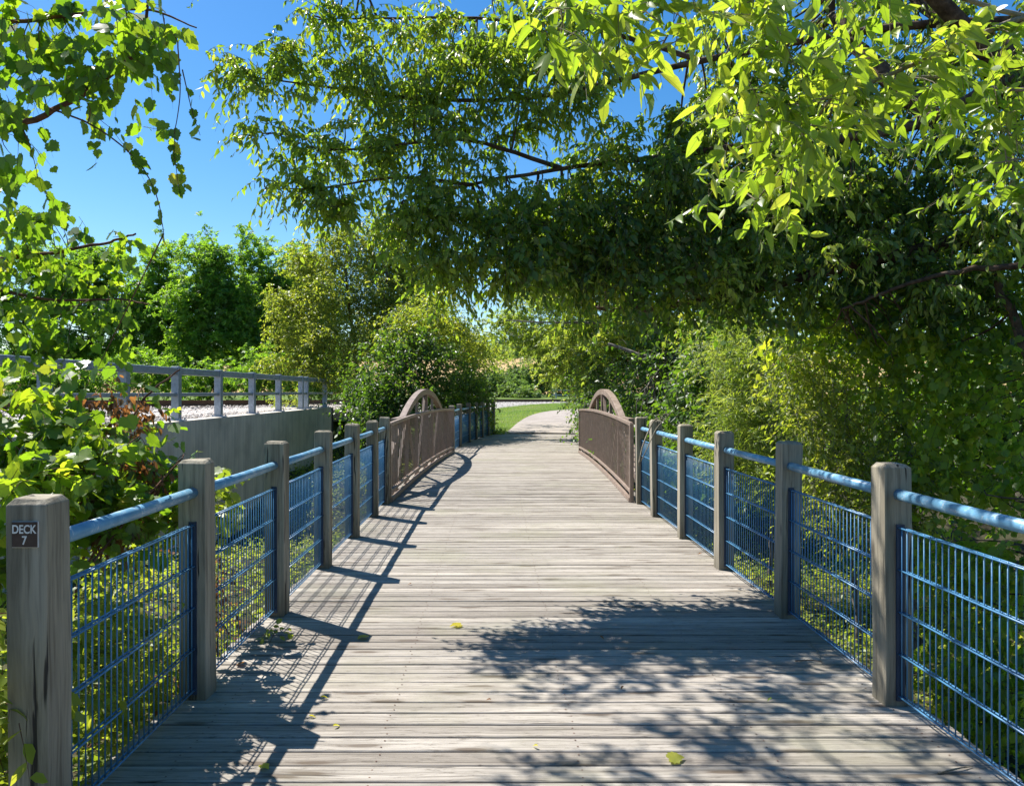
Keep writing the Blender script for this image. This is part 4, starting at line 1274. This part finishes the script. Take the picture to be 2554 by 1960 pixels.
# undergrowth seen through the near left panels
US = dict(tpl='oval', mat='lime', spread=.08, ntw=5, tl=.2, nl=5, ll=.07, droop=.25, hang=.25, ls=.9, tw=.002, br=.003, upw=.8, size=(.5, 1.3), width=1.1)
ub = [(-1.85, 2.95, .25, .13, .3, .35, 1.2), (-1.85, 3.3, -.35, .15, .4, .35, 1.3), (-1.95, 3.6, .35, .16, .35, .35, 1.2), (-2.1, 4.2, .15, .22, .4, .4, 1.4), (-1.95, 3.9, -.5, .2, .5, .3, 1.3), (-2.3, 4.9, -.15, .3, .5, .45, 1.5), (-2.4, 5.1, .5, .25, .4, .3, .8), (-1.82, 2.6, .55, .1, .25, .3, .8),
      (-2.6, 5.7, -.5, .5, .6, .4, 1.2), (-1.9, 4.7, -.6, .2, .5, .25, .8), (-2.9, 6.6, -.7, .7, .8, .3, 1.0), (-2.7, 4.4, -.4, .4, .5, .4, 1.0)]
plant('bramble', 'leafy green bramble growing against the near mesh panels below the vine', 'shrub', (-2.4, 3.8, -.95), [([(-2.4, 3.8, -1), (-2.3, 3.7, -.4), (-2.4, 3.6, .3)], .012, .004), ([(-2.6, 4.8, -1), (-2.5, 4.8, .1)], .012, .004)], ub, 17, US, 'redtwig', seed=55, cull=False, crown='foliage', stem='stem')
# dry weed behind the second panel
DS = dict(tpl='oval', mat='dead', spread=.06, ntw=4, tl=.18, nl=3, ll=.05, droop=.1, hang=.5, ls=.7, tw=.002, br=.004, zb=.4)
plant('dry_weed', 'dead brown weed with curled leaves behind the second mesh panel', 'weed', (-2.0, 5.1, -.95), [([(-2.0, 5.1, -1), (-1.95, 5.05, -.2), (-2.0, 5.0, .5)], .008, .003), ([(-1.9, 5.3, -1), (-1.92, 5.3, .3)], .006, .002)],
      [(-1.95, 5.05, .35, .15, .25, .25, 1), (-1.92, 5.3, 0, .12, .25, .35, 1), (-2.0, 4.9, -.4, .15, .3, .3, 1)], 9, DS, 'redtwig', seed=56, cull=False, crown='foliage', stem='stem')
CS = dict(tpl='grape', mat='lime', spread=.04, ntw=3, tl=.16, nl=4, ll=.08, droop=.3, hang=.3, tw=.0015, br=.003, smooth=True)
plant('climbing_vine', 'green vine sprig rising past the top of the second mesh panel', 'vine', (-2.15, 5.3, -.95), [([(-2.15, 5.3, -1), (-2.05, 5.3, .2), (-1.9, 5.25, .95)], .006, .002)],
      [(-1.88, 5.15, .95, .12, .2, .12, .8), (-1.95, 5.35, .75, .1, .2, .15, .7)], 8, CS, 'redtwig', seed=57, cull=False, crown='foliage', stem='stem')
plant('vine_sprout', 'small green sprout pushing onto the deck at the foot of the third left post', 'plant', (-1.5, 4.95, -.1), [([(-1.55, 4.95, -.2), (-1.42, 4.95, .05)], .004, .002)],
      [(-1.40, 4.98, .06, .06, .1, .03, 1)], 5, dict(tpl='oval', mat='lime', spread=.02, ntw=2, tl=.07, nl=3, ll=.05, droop=.3, hang=.1, tw=.001, br=.001), 'redtwig', seed=58, cull=False, crown='foliage', stem='stem')
plant('vine_sprout', 'small leafy vine curling round the foot of the DECK 7 post', 'plant', (-1.55, 2.55, -.1), [([(-1.7, 2.5, -.2), (-1.5, 2.52, .1), (-1.42, 2.55, .18)], .003, .001)],
      [(-1.43, 2.54, .16, .06, .05, .07, 1)], 5, dict(tpl='grape', mat='vine', spread=.02, ntw=2, tl=.06, nl=3, ll=.05, droop=.3, hang=.4, tw=.001, br=.001, smooth=True, blade=True), 'redtwig', seed=59, cull=False, crown='foliage', stem='stem')

# right bank: vines, shrubs and ground cover behind the right railing
RS = dict(tpl='grape', mat='bankvine', spread=.09, ntw=6, tl=.28, nl=6, ll=.060, droop=.6, hang=.7, ls=.8, tw=.002, br=.006, upw=.45, size=(.5, 1.35), tint=(0, .97), blade=True)
rb = [px_blob(1760, 720, 6.6, 120, 60, .6, 1.5), px_blob(1900, 740, 6.3, 130, 80, .7, 2), px_blob(2060, 760, 6.0, 130, 100, .8, 2.2), px_blob(1950, 850, 6.2, 110, 80, .6, 1.4), px_blob(2090, 880, 5.8, 120, 110, .8, 2.2),
      px_blob(2170, 700, 5.6, 80, 160, .8, 2), px_blob(2160, 1000, 5.4, 90, 120, .7, 2), px_blob(2040, 1010, 5.8, 110, 90, .7, 1.8), px_blob(2100, 1180, 5.2, 120, 100, .7, 2), px_blob(2140, 1350, 4.8, 100, 110, .6, 2), px_blob(2170, 1530, 4.5, 90, 110, .5, 1.6),
      px_blob(2010, 1300, 5.4, 90, 120, .6, 1.4), px_blob(2060, 1480, 4.9, 90, 100, .5, 1.4)]
RLM = [([(4.6, 5.6, -1.3), (4.5, 5.7, .4), (4.2, 5.9, 1.6), (3.9, 6.1, 2.6)], .07, .03), ([(3.9, 5.2, -1.3), (3.7, 5.2, .2), (3.6, 5.2, 1.2)], .03, .01), ([P(2250, 560, 5.6), P(2000, 590, 6), P(1800, 660, 6.4)], .03, .01)]
plant('grape_vine', 'dark curtain of grape vine hanging on the right bank behind the near railing', 'vine', (4.6, 5.6, -1.3), RLM, [(b_[0] * 1.1, b_[1] * 1.1, 1.6 + (b_[2] - 1.6) * 1.1) + b_[3:] for b_ in rb], 9, RS, 'bark', seed=61, crown='foliage', stem='stem')
SS = dict(tpl='lance', mat='lime', spread=.10, ntw=7, tl=.32, nl=8, ll=.068, droop=.4, hang=.45, ls=.8, tw=.003, br=.007, upw=.7, width=1.1)
sb = [px_blob(1720, 880, 7.6, 90, 90, .6, 1.8), px_blob(1830, 900, 7.2, 100, 90, .6, 1.8), px_blob(1750, 1010, 7.5, 90, 80, .6, 1.6), px_blob(1870, 1020, 7.0, 100, 80, .6, 1.6), px_blob(1800, 790, 7.4, 110, 70, .6, 1.6), px_blob(1930, 960, 6.8, 80, 80, .5, 1.2),
      px_blob(1690, 780, 8.0, 80, 70, .6, 1.2), px_blob(1800, 1120, 7.4, 110, 70, .7, 1.6), px_blob(1930, 1130, 6.8, 90, 70, .6, 1.4)]
plant('elder_shrub', 'sunlit yellow-green shrub behind the middle of the right railing, between willow and vine', 'shrub', (3.6, 7.6, -1.3), [([(3.6, 7.6, -1.3), (3.5, 7.6, .2), (3.4, 7.5, 1.6)], .04, .012), ([(3.9, 7.2, -1.3), (3.9, 7.2, .6), (3.7, 7.1, 1.8)], .035, .01)], sb, 13, SS, 'greybark', seed=62, crown='foliage', stem='stem')
WS = dict(tpl='willow', mat='willow', spread=.08, ntw=7, tl=.42, nl=14, ll=.105, droop=.35, hang=.15, ls=.55, tw=.002, br=.006, zb=.4, lean=(-1, 0, .2), leanw=.35, upw=.6)
wb = [px_blob(1560, 800, 10.0, 60, 60, .6, 1.3), px_blob(1620, 750, 10.2, 80, 60, .7, 1.5), px_blob(1600, 880, 10.0, 80, 70, .7, 1.7), px_blob(1560, 950, 9.8, 60, 50, .6, 1.2), px_blob(1660, 940, 9.8, 80, 70, .7, 1.6), px_blob(1680, 850, 10.2, 80, 80, .7, 1.5), px_blob(1620, 1020, 9.6, 70, 60, .6, 1.2), px_blob(1700, 1040, 9.4, 80, 70, .6, 1.2), px_blob(1550, 720, 10.6, 60, 50, .6, .8)]
plant('willow_shrub', 'narrow-leaved pale willow shrub behind the far half of the right railing', 'shrub', (3.6, 10.2, -1.2), [([(3.6, 10.2, -1.3), (3.6, 10.1, .3), (3.4, 10.1, 1.8)], .035, .01), ([(3.9, 10.0, -1.3), (3.9, 10.0, 1.6)], .03, .01)], wb, 15, WS, 'greybark', seed=63, crown='foliage', stem='stem')

# ground cover
rng = np.random.default_rng(71)
q = []
for (x0, x1, y0, y1, n_) in ((2.2, 7.5, 1.5, 12.0, 5200), (-6.0, -1.6, 1.5, 12.5, 3600), (2.6, 8, 12, 26, 2600), (-6.0, -1.9, 12.5, 25, 2600), (-5.8, -.4, 25.5, 30, 1200), (3.5, 9, 26, 34, 1400)):
    q.append(np.stack([rng.uniform(x0, x1, n_), rng.uniform(y0, y1, n_)], 1))
q = np.concatenate(q)
zz = ground_z(q[:, 0], q[:, 1])
base = np.stack([q[:, 0], q[:, 1], zz], 1)
d = nz(rng.normal(size=base.shape) * .55 + UP)
L = rng.uniform(.12, .5, len(base))
lv = twig_leaves(rng, base, d, L, 5, .06, .25, .1, .9, (.5, 1.4), .9)
gc = leaf_object('ground_cover', lv, 'oval', M['lime'], None, 1.0)
tag(gc, 'low leafy ground cover on the banks below the deck', 'ground cover', kind='stuff')

# dark trees to the right of the footbridge
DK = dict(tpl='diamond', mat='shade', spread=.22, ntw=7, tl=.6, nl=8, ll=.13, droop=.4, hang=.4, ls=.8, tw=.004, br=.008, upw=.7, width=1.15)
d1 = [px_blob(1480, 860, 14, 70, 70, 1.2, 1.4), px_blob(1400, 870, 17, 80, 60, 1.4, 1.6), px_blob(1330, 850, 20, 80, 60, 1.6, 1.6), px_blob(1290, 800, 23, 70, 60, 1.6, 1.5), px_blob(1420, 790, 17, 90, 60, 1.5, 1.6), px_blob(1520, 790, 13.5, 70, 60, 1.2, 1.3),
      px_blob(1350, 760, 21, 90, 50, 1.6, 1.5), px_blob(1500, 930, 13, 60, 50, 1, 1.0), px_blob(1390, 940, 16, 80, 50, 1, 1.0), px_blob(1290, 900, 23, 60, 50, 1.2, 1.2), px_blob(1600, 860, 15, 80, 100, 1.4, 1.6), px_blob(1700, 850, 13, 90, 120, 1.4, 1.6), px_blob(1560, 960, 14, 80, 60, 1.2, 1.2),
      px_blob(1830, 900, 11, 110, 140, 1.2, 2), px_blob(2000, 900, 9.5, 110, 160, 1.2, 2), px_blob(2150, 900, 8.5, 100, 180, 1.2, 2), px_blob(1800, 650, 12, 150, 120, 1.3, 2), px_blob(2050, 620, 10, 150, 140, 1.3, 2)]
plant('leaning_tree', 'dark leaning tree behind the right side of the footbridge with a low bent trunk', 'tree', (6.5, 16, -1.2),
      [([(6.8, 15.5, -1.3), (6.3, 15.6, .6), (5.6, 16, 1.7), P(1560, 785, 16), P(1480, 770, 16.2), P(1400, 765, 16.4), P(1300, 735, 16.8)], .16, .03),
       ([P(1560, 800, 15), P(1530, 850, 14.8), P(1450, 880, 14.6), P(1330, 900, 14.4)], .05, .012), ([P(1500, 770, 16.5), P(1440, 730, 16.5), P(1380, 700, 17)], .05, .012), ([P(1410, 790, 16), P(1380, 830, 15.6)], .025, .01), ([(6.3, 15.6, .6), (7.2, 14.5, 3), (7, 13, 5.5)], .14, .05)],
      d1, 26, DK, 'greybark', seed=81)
OV = dict(tpl='triad', mat='willow', spread=.25, ntw=6, tl=.6, nl=9, ll=.19, droop=.45, hang=.3, ls=.7, tw=.004, br=.008, upw=.7, width=.8, con=False)
o1 = [px_blob(1460, 715, 18, 90, 40, 1.5, 1.5), px_blob(1350, 720, 20, 80, 40, 1.5, 1.4), px_blob(1260, 730, 23, 70, 40, 1.5, 1.2), px_blob(1180, 720, 26, 60, 30, 1.5, 1.0), px_blob(1280, 690, 24, 90, 30, 1.5, 1.2), px_blob(1100, 690, 27, 60, 22, 1.5, .7), px_blob(1240, 770, 26, 50, 40, 1.5, 1.0),
      px_blob(1550, 690, 15, 80, 40, 1.5, 1.2), px_blob(1200, 770, 30, 40, 30, 1.5, .7), px_blob(1150, 745, 33, 45, 16, 1.5, 1.0), px_blob(1100, 755, 34, 40, 14, 1.5, .9), px_blob(1195, 800, 34, 25, 25, 1, .6), px_blob(1060, 760, 34, 30, 16, 1.2, .6)]
plant('spreading_tree', 'olive-green tree arching over the far end of the boardwalk', 'tree', (6.4, 21, -.9),
      [([(6.6, 21, -1.0), (6.4, 21, 1.2), (5.8, 21, 2.6), P(1400, 700, 21.3), P(1300, 690, 21.8), P(1180, 690, 22.4), P(1080, 685, 23)], .10, .015)], o1 + [(2.2, 19, 5.0, 1.4, 1.6, .9, 1.6), (3.6, 17, 4.6, 1.4, 1.6, 1, 1.8), (3.4, 20.5, 5.4, 1.5, 1.6, 1, 1.8), (5.0, 18.5, 5.5, 1.6, 1.8, 1.1, 1.8), (1.6, 22.5, 5.4, 1.4, 1.5, .8, 1.4), (3.2, 23.5, 6, 1.6, 1.6, 1, 1.6), (4.6, 15, 4.8, 1.3, 1.4, 1, 1.6), (6, 21, 6, 1.8, 1.8, 1.2, 1.6), (5.4, 13, 4.8, 1.2, 1.2, 1, 1.4), (1.9, 26, 5.2, 1.4, 1.5, .8, 1.2), (2.2, 29, 5.4, 1.3, 1.3, .8, 1)], 34, OV, 'greybark', seed=82)  # blobs after o1: hidden upper crown, added to shade the trees below
# lit shrubs by the path
PB = dict(tpl='diamond', mat='lime', spread=.2, ntw=7, tl=.5, nl=7, ll=.13, droop=.3, hang=.3, ls=.8, tw=.005, br=.01, width=1.2)
plant('bush', 'bright green bush beside the curving path', 'bush', (4.4, 33.5, 0), [([(4.4, 33.5, 0), (4.3, 33.5, 1.2)], .05, .02)],
      [px_blob(1225, 860, 33, 38, 45, 1.1, 1.6), px_blob(1245, 900, 32.2, 25, 24, .7, .8), px_blob(1260, 820, 33, 45, 45, 1.2, 1.4), px_blob(1215, 800, 34, 30, 30, 1, .7)], 20, PB, 'greybark', seed=83, crown='foliage', stem='stem')

# left of the footbridge: vine-covered thicket
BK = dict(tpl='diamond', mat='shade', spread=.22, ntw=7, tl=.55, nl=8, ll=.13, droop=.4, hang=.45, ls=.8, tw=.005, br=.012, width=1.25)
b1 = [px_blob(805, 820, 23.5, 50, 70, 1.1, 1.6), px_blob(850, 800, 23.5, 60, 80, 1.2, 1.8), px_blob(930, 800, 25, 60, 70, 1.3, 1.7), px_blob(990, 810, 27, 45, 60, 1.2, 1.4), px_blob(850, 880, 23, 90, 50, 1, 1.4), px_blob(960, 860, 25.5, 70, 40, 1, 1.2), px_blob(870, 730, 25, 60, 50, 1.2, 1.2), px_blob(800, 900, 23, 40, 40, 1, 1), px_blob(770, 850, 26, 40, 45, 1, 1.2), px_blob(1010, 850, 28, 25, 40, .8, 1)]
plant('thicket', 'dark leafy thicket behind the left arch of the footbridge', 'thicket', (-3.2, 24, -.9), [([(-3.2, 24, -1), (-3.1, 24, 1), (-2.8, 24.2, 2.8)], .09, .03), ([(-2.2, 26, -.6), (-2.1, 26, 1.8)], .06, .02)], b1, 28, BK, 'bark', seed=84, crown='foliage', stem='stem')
LI = dict(tpl='diamond', mat='lime', spread=.2, ntw=7, tl=.5, nl=8, ll=.13, droop=.4, hang=.5, ls=.8, tw=.005, br=.012, width=1.1)
b2 = [px_blob(900, 690, 26, 60, 40, 1.2, 1.6), px_blob(960, 700, 27, 50, 35, 1.2, 1.3), px_blob(860, 720, 25, 50, 40, 1, 1.0), px_blob(1000, 740, 29, 40, 35, 1.2, 1.1), px_blob(1030, 760, 31, 35, 25, 1.2, .9), px_blob(1015, 820, 29.5, 18, 50, .8, .8), px_blob(1055, 750, 33, 40, 20, 1, .7), px_blob(940, 650, 28, 70, 30, 1.2, 1.0)]
plant('vine_tree', 'yellow-green leafy tree top catching sun above the dark thicket', 'tree', (-2.6, 27, -.5), [([(-2.6, 27, -.6), (-2.5, 27, 2), (-2.3, 27, 4)], .1, .03)], b2, 26, LI, 'bark', seed=85)
b3 = [px_blob(700, 640, 26, 60, 60, 1.3, 1.6), px_blob(770, 640, 26.5, 60, 70, 1.3, 1.7), px_blob(680, 720, 25.5, 60, 50, 1.3, 1.5), px_blob(760, 730, 25.5, 70, 60, 1.3, 1.6), px_blob(650, 780, 25, 50, 30, 1.2, 1.0), px_blob(720, 800, 25, 60, 40, 1.2, 1.2), px_blob(640, 560, 27, 50, 40, 1.2, 1.0), px_blob(720, 560, 27, 50, 50, 1.2, 1.1),
      px_blob(700, 510, 27, 20, 25, .6, .4), px_blob(770, 520, 27.5, 30, 40, .8, .7), px_blob(820, 560, 28, 50, 60, 1.2, 1.3), px_blob(600, 640, 26, 40, 30, 1, .7), px_blob(850, 620, 28, 60, 60, 1.2, 1.3), px_blob(590, 780, 25, 30, 15, .8, .5), px_blob(810, 490, 28, 30, 40, .8, .7), px_blob(880, 600, 29, 60, 50, 1.2, 1.4), px_blob(900, 655, 29, 60, 40, 1.2, 1.2), px_blob(850, 560, 28.5, 40, 50, 1, 1.0), px_blob(940, 690, 30, 60, 30, 1.2, 1.0), px_blob(620, 700, 26, 50, 60, 1.2, 1.2)]
b3 += [px_blob(830, 640, 27, 55, 50, 1.2, 1.4), px_blob(800, 700, 27, 50, 50, 1.2, 1.3), px_blob(870, 690, 27.5, 50, 45, 1.2, 1.3), px_blob(780, 580, 27.5, 45, 45, 1.2, 1.1), px_blob(850, 520, 28, 45, 45, 1.2, 1.1), px_blob(900, 590, 28, 50, 50, 1.2, 1.2), px_blob(680, 570, 27, 45, 40, 1.2, 1.0), px_blob(640, 660, 26.5, 50, 45, 1.2, 1.1), px_blob(740, 500, 27.5, 30, 35, .8, .6)]
b3 = [(b_[0] * 1.12, b_[1] * 1.12, 1.6 + (b_[2] - 1.6) * 1.12) + b_[3:] for b_ in b3]
plant('elder_tree', 'yellow-green tree leaning over the end of the guard rail', 'tree', (-5.4, 30.5, .2), [([(-5.4, 30.5, .2), (-5.4, 30.2, 2), (-5.6, 29.8, 4.5), (-5.8, 29.6, 6.4)], .14, .03), ([(-5.4, 30.2, 2), (-4.6, 30, 4), (-4.2, 30, 6.2)], .08, .02)], b3, 30, LI, 'bark', seed=86)

# locust trees beyond the railway
LC = dict(tpl='triad', mat='locust', spread=.32, ntw=8, tl=.8, nl=8, ll=.27, droop=.35, hang=.3, ls=.8, tw=.008, br=.02, zb=.2, upw=.8, width=1.3, lean=(1, 0, .2), leanw=.25)
TRS = [(330, 46, [(330, 610, 75, 60), (290, 690, 80, 55), (345, 545, 35, 35), (370, 690, 70, 55), (330, 765, 90, 40)], 'feathery green locust tree half hidden by the vine, leftmost behind the rail'),
       (430, 42, [(440, 575, 70, 50), (415, 645, 85, 50), (480, 640, 75, 55), (430, 715, 95, 45), (450, 530, 35, 22), (410, 785, 90, 30), (500, 700, 60, 50)], 'feathery green locust tree with a rounded top behind the guard rail'),
       (540, 45, [(555, 580, 70, 45), (530, 650, 80, 50), (600, 615, 65, 50), (545, 515, 25, 28), (560, 720, 90, 45), (610, 700, 70, 50), (545, 775, 90, 35)], 'tall green locust tree with a ragged windblown tip beside the yellow-green tree'),
       (200, 48, [(200, 570, 90, 55), (140, 640, 90, 55), (240, 660, 80, 55), (180, 745, 100, 45)], 'green locust tree seen in gaps through the grape vine'),
       (60, 48, [(60, 570, 90, 55), (20, 660, 90, 55), (90, 740, 100, 45), (-80, 620, 90, 90)], 'green locust tree behind the leaves above the left guard rail end'),
       (660, 47, [(655, 605, 65, 45), (690, 660, 65, 55), (640, 730, 80, 50), (640, 550, 35, 28), (670, 790, 70, 35)], 'dark green locust tree behind the yellow-green one at the wall end')]
for i, (tx, d_, bl, lb) in enumerate(TRS):
    x0 = (tx - VPX) / FPX * d_
    z0 = float(ground_z(x0, d_))
    topz = max(P(0, b_[1], d_)[2] for b_ in bl)
    rg = random.Random(i)
    limbs = [([(x0, d_, z0 - .2), (x0 + rg.uniform(-.3, .3), d_, z0 + 2), (x0 + rg.uniform(-.5, .5), d_, topz - 1)], .16, .04)]
    for k in range(3):
        limbs.append(([(x0, d_, z0 + 1 + k * .8), (x0 + rg.uniform(-1.5, 1.5), d_ + rg.uniform(-1, 1), z0 + 3.5 + k)], .07, .02))
    plant('locust_tree', lb, 'tree', (x0, d_, z0 - .2), limbs, [px_blob(b_[0], b_[1], d_, b_[2], b_[3], 1.7, b_[2] * b_[3] / 2600) for b_ in bl], 24, LC, 'bark', 'locust trees beyond the railway', seed=90 + i, cull=False)
# shrubs along the far side of the track
SH = dict(tpl='triad', mat='locust', spread=.22, ntw=6, tl=.5, nl=7, ll=.2, droop=.3, hang=.3, tw=.006, br=.012)
for i, (sx, sy, d_, rx, ry, lb) in enumerate([(120, 800, 31, 110, 40, 'low shrub behind the track seen under the vine leaves'), (310, 795, 34, 70, 48, 'low bushy shrub behind the guard rail left of its first clear post'), (450, 805, 37, 60, 34, 'low shrub behind the track between two middle guard rail posts'), (565, 790, 35, 55, 52, 'bright low shrub behind the guard rail, beside the yellow tree'), (655, 800, 38, 55, 40, 'shrub filling the gap under the yellow-green tree at the rail end'), (735, 805, 40, 60, 45, 'green shrub just left of the dark thicket by the bridge')]):
    p = P(sx, sy, d_)
    z0 = float(ground_z(p[0], d_))
    plant('shrub', lb, 'shrub', (p[0], d_, z0), [([(p[0], d_, z0), (p[0], d_, z0 + 1)], .04, .02)], [px_blob(sx, sy, d_, rx, ry, 1.2, 2.2), px_blob(sx + rx * .6, sy + 15, d_, rx * .6, ry * .6, 1, 1), px_blob(sx - rx * .6, sy + 15, d_, rx * .6, ry * .6, 1, 1)], 18, SH, 'bark', 'shrubs beyond the railway', seed=120 + i, cull=False, crown='foliage', stem='stem')
# weeds at the end of the wall
plant('weed', 'yellowish weed growing between the last guard rail posts', 'weed', (-6.7, 26.5, 1.0), [([(-6.7, 26.5, 1.0), (-6.7, 26.5, 1.5)], .012, .005)], [(-6.75, 26.5, 1.45, .3, .8, .35, 1), (-6.9, 24.6, 1.25, .25, .6, .25, .7)], 16, dict(tpl='oval', mat='lime', spread=.08, ntw=4, tl=.22, nl=5, ll=.075, droop=.2, hang=.2, tw=.003, br=.004), 'paletwig', seed=130, cull=False, crown='foliage', stem='stem')

# distant bushes and trees behind the track
FR_ = dict(tpl='diamond', mat='far', spread=.4, ntw=7, tl=.9, nl=8, ll=.36, droop=.3, hang=.3, tw=.012, br=.03, width=1.3)
for i, (sx, sy, d_, rx, ry, nm, lb) in enumerate([(1065, 822, 88, 32, 34, 'bush', 'grey-green bush behind the track at the left of the far gap'), (1102, 832, 84, 26, 20, 'bush', 'small pale green bush behind the track in the middle of the far gap'), (1150, 806, 92, 38, 42, 'tree', 'dark round tree behind the track at the right of the far gap'),
                                               (1090, 800, 105, 44, 26, 'tree', 'dull green tree below the tan field in the far gap'), (1010, 815, 95, 40, 35, 'tree', 'far green tree partly hidden by the thicket'), (1230, 820, 100, 50, 35, 'tree', 'far green tree partly hidden by the path bush'), (1125, 848, 80, 18, 10, 'bush', 'lowest pale bush just behind the far rails')]):
    p = P(sx, sy, d_); z0 = float(ground_z(p[0], d_))
    plant(nm, lb, nm, (p[0], d_, z0), [([(p[0], d_, z0 - .2), (p[0] + .2, d_, p[2])], .12, .05)], [px_blob(sx, sy, d_, rx, ry, 1.8, 2.4), px_blob(sx + rx * .5, sy + 8, d_, rx * .6, ry * .7, 1.5, 1), px_blob(sx - rx * .5, sy + 8, d_, rx * .6, ry * .7, 1.5, 1)], 16, FR_, 'bark', 'trees beyond the far track', seed=140 + i, cull=False, crown='foliage' if nm == 'bush' else 'crown', stem='stem' if nm == 'bush' else 'trunk')
# tree line on the skyline
rg = random.Random(4)
c = []
rng = np.random.default_rng(150)
n_ = 1500
xx = rng.uniform(-330, 330, n_); yy = rng.uniform(285, 345, n_)
zz = ground_z(xx, yy) + rng.uniform(0, 9, n_)
base, d, L = twigs(rng, np.stack([xx, yy, zz], 1), 2.0, 5, 3.0)
lv = twig_leaves(rng, base, d, L, 4, 2.6, .2, .2)
wo_ = leaf_object('far_wood', lv, 'diamond', M['far'], None, 1.4)
tag(wo_, 'far wood along the skyline behind the tan field', 'wood', kind='stuff')

# leaves on the last posts of the far railing
plant('climbing_vine', 'leafy vine over the last posts of the railing beside the lawn', 'vine', (-.35, 28.6, -.3), [([(-.35, 28.6, -.4), (-.25, 28.5, .6), (-.2, 28.8, 1.2)], .012, .004)],
      [px_blob(1045, 905, 28.3, 16, 22, .4, 1.2), px_blob(1040, 870, 28.2, 14, 14, .4, .6), px_blob(1068, 925, 29, 16, 8, .3, .7)], 12, dict(tpl='oval', mat='lime', spread=.08, ntw=5, tl=.2, nl=5, ll=.09, tw=.002, br=.004), 'redtwig', seed=160, cull=False, crown='foliage', stem='stem')

# ------------------------------------------------------------------ bare stick, twigs and fallen leaves
m = MB()
m.tube([tuple(v) for v in spline([P(1366, 995, 9.6), P(1372, 960, 9.65), P(1385, 925, 9.75), P(1398, 900, 9.78), P(1412, 893, 9.8)], 16)], [.016] * 2 + [.010] * 12 + [.005] * 2, 6)
m.tube([tuple(v) for v in spline([P(1366, 995, 9.6), P(1385, 955, 9.6), P(1402, 918, 9.7), P(1420, 897, 9.8)], 14)], .006, 6)
o = m.build('bare_vine', M['paletwig'], smooth=True); tag(o, 'bare bent vine stick hooked over the right handrail', 'stick')


def deckp(x, y):
    d_ = FPX * CAM[2] / (y - VPY)
    return ((x - VPX) / FPX * d_, d_)


for k, (x0, y0, x1, y1, lb) in enumerate([(1732, 1378, 1756, 1418, 'thin pale twig lying on the deck near the second right post'), (1700, 1414, 1758, 1416, 'short dark twig lying across the end of the pale twig'), (2005, 1655, 2080, 1640, 'small pale twig on the deck at the foot of the near right panel')]):
    a_, b_ = deckp(x0, y0), deckp(x1, y1)
    m = MB(); mid = ((a_[0] + b_[0]) / 2 + .012, (a_[1] + b_[1]) / 2, .012)
    m.tube([tuple(v) for v in spline([(a_[0], a_[1], .006), mid, (b_[0], b_[1], .006)], 8)], [.004, .004, .0035, .0035, .003, .003, .0025, .002], 5)
    o = m.build('twig', M['paletwig'] if k != 1 else M['bark'], smooth=True); tag(o, lb, 'twig', 'twigs on the deck')

FLV = [(783, 1362, .075, 'yellow', 'yellow fallen leaf beside the shadow tip of the third left post'), (985, 1338, .08, 'yellow', 'curled yellow fallen leaf in the sunny middle of the deck'), (685, 1494, .04, 'yellow', 'small yellow fallen leaf between the railing shadow and the open deck'),
       (660, 1535, .035, 'yellow', 'tiny yellow leaf just above the near post shadow tip'), (712, 1557, .04, 'yellow', 'pale yellow leaf lying right of the near post shadow tip'), (1430, 1627, .075, 'lime', 'green and brown fallen leaf in the tree shade near the front'), (1650, 1497, .035, 'lime', 'small pale green leaf in the shade before the second right post'),
       (1333, 1471, .03, 'dead', 'tiny reddish leaf at the edge of the dappled shade'), (1282, 1364, .035, 'dead', 'small brown leaf at the far edge of the dappled shade'), (1050, 1500, .03, 'dead', 'tiny brown leaf in the middle of the near deck'), (520, 1420, .05, 'dead', 'brown leaf under the second left panel'),
       (880, 1250, .03, 'dead', 'small brown leaf beyond the yellow ones on the sunny deck'), (1500, 1185, .04, 'dead', 'brown leaf on the sunny deck by the right railing'), (560, 1640, .05, 'yellow', 'yellow leaf in the front left shade'), (1150, 1600, .03, 'yellow', 'tiny yellow leaf near the front of the dappled shade')]
rng = np.random.default_rng(200)
for k, (x, y, s_, mt, lb) in enumerate(FLV):
    a_ = deckp(x, y)
    th_ = rng.uniform(0, 6.28)
    dv = np.array([[math.cos(th_), math.sin(th_), .10]])
    o = leaf_object('fallen_leaf', [np.array([[0, 0, .012]]), dv, np.array([[rng.normal() * .25, rng.normal() * .25, 1.0]]), np.array([s_]), np.array([rng.random()])], 'grape' if s_ > .045 else 'fine', M[mt], None, .9, True, True)
    o.location = (a_[0], a_[1], 0)
    tag(o, lb, 'leaf', 'fallen leaves on the deck')
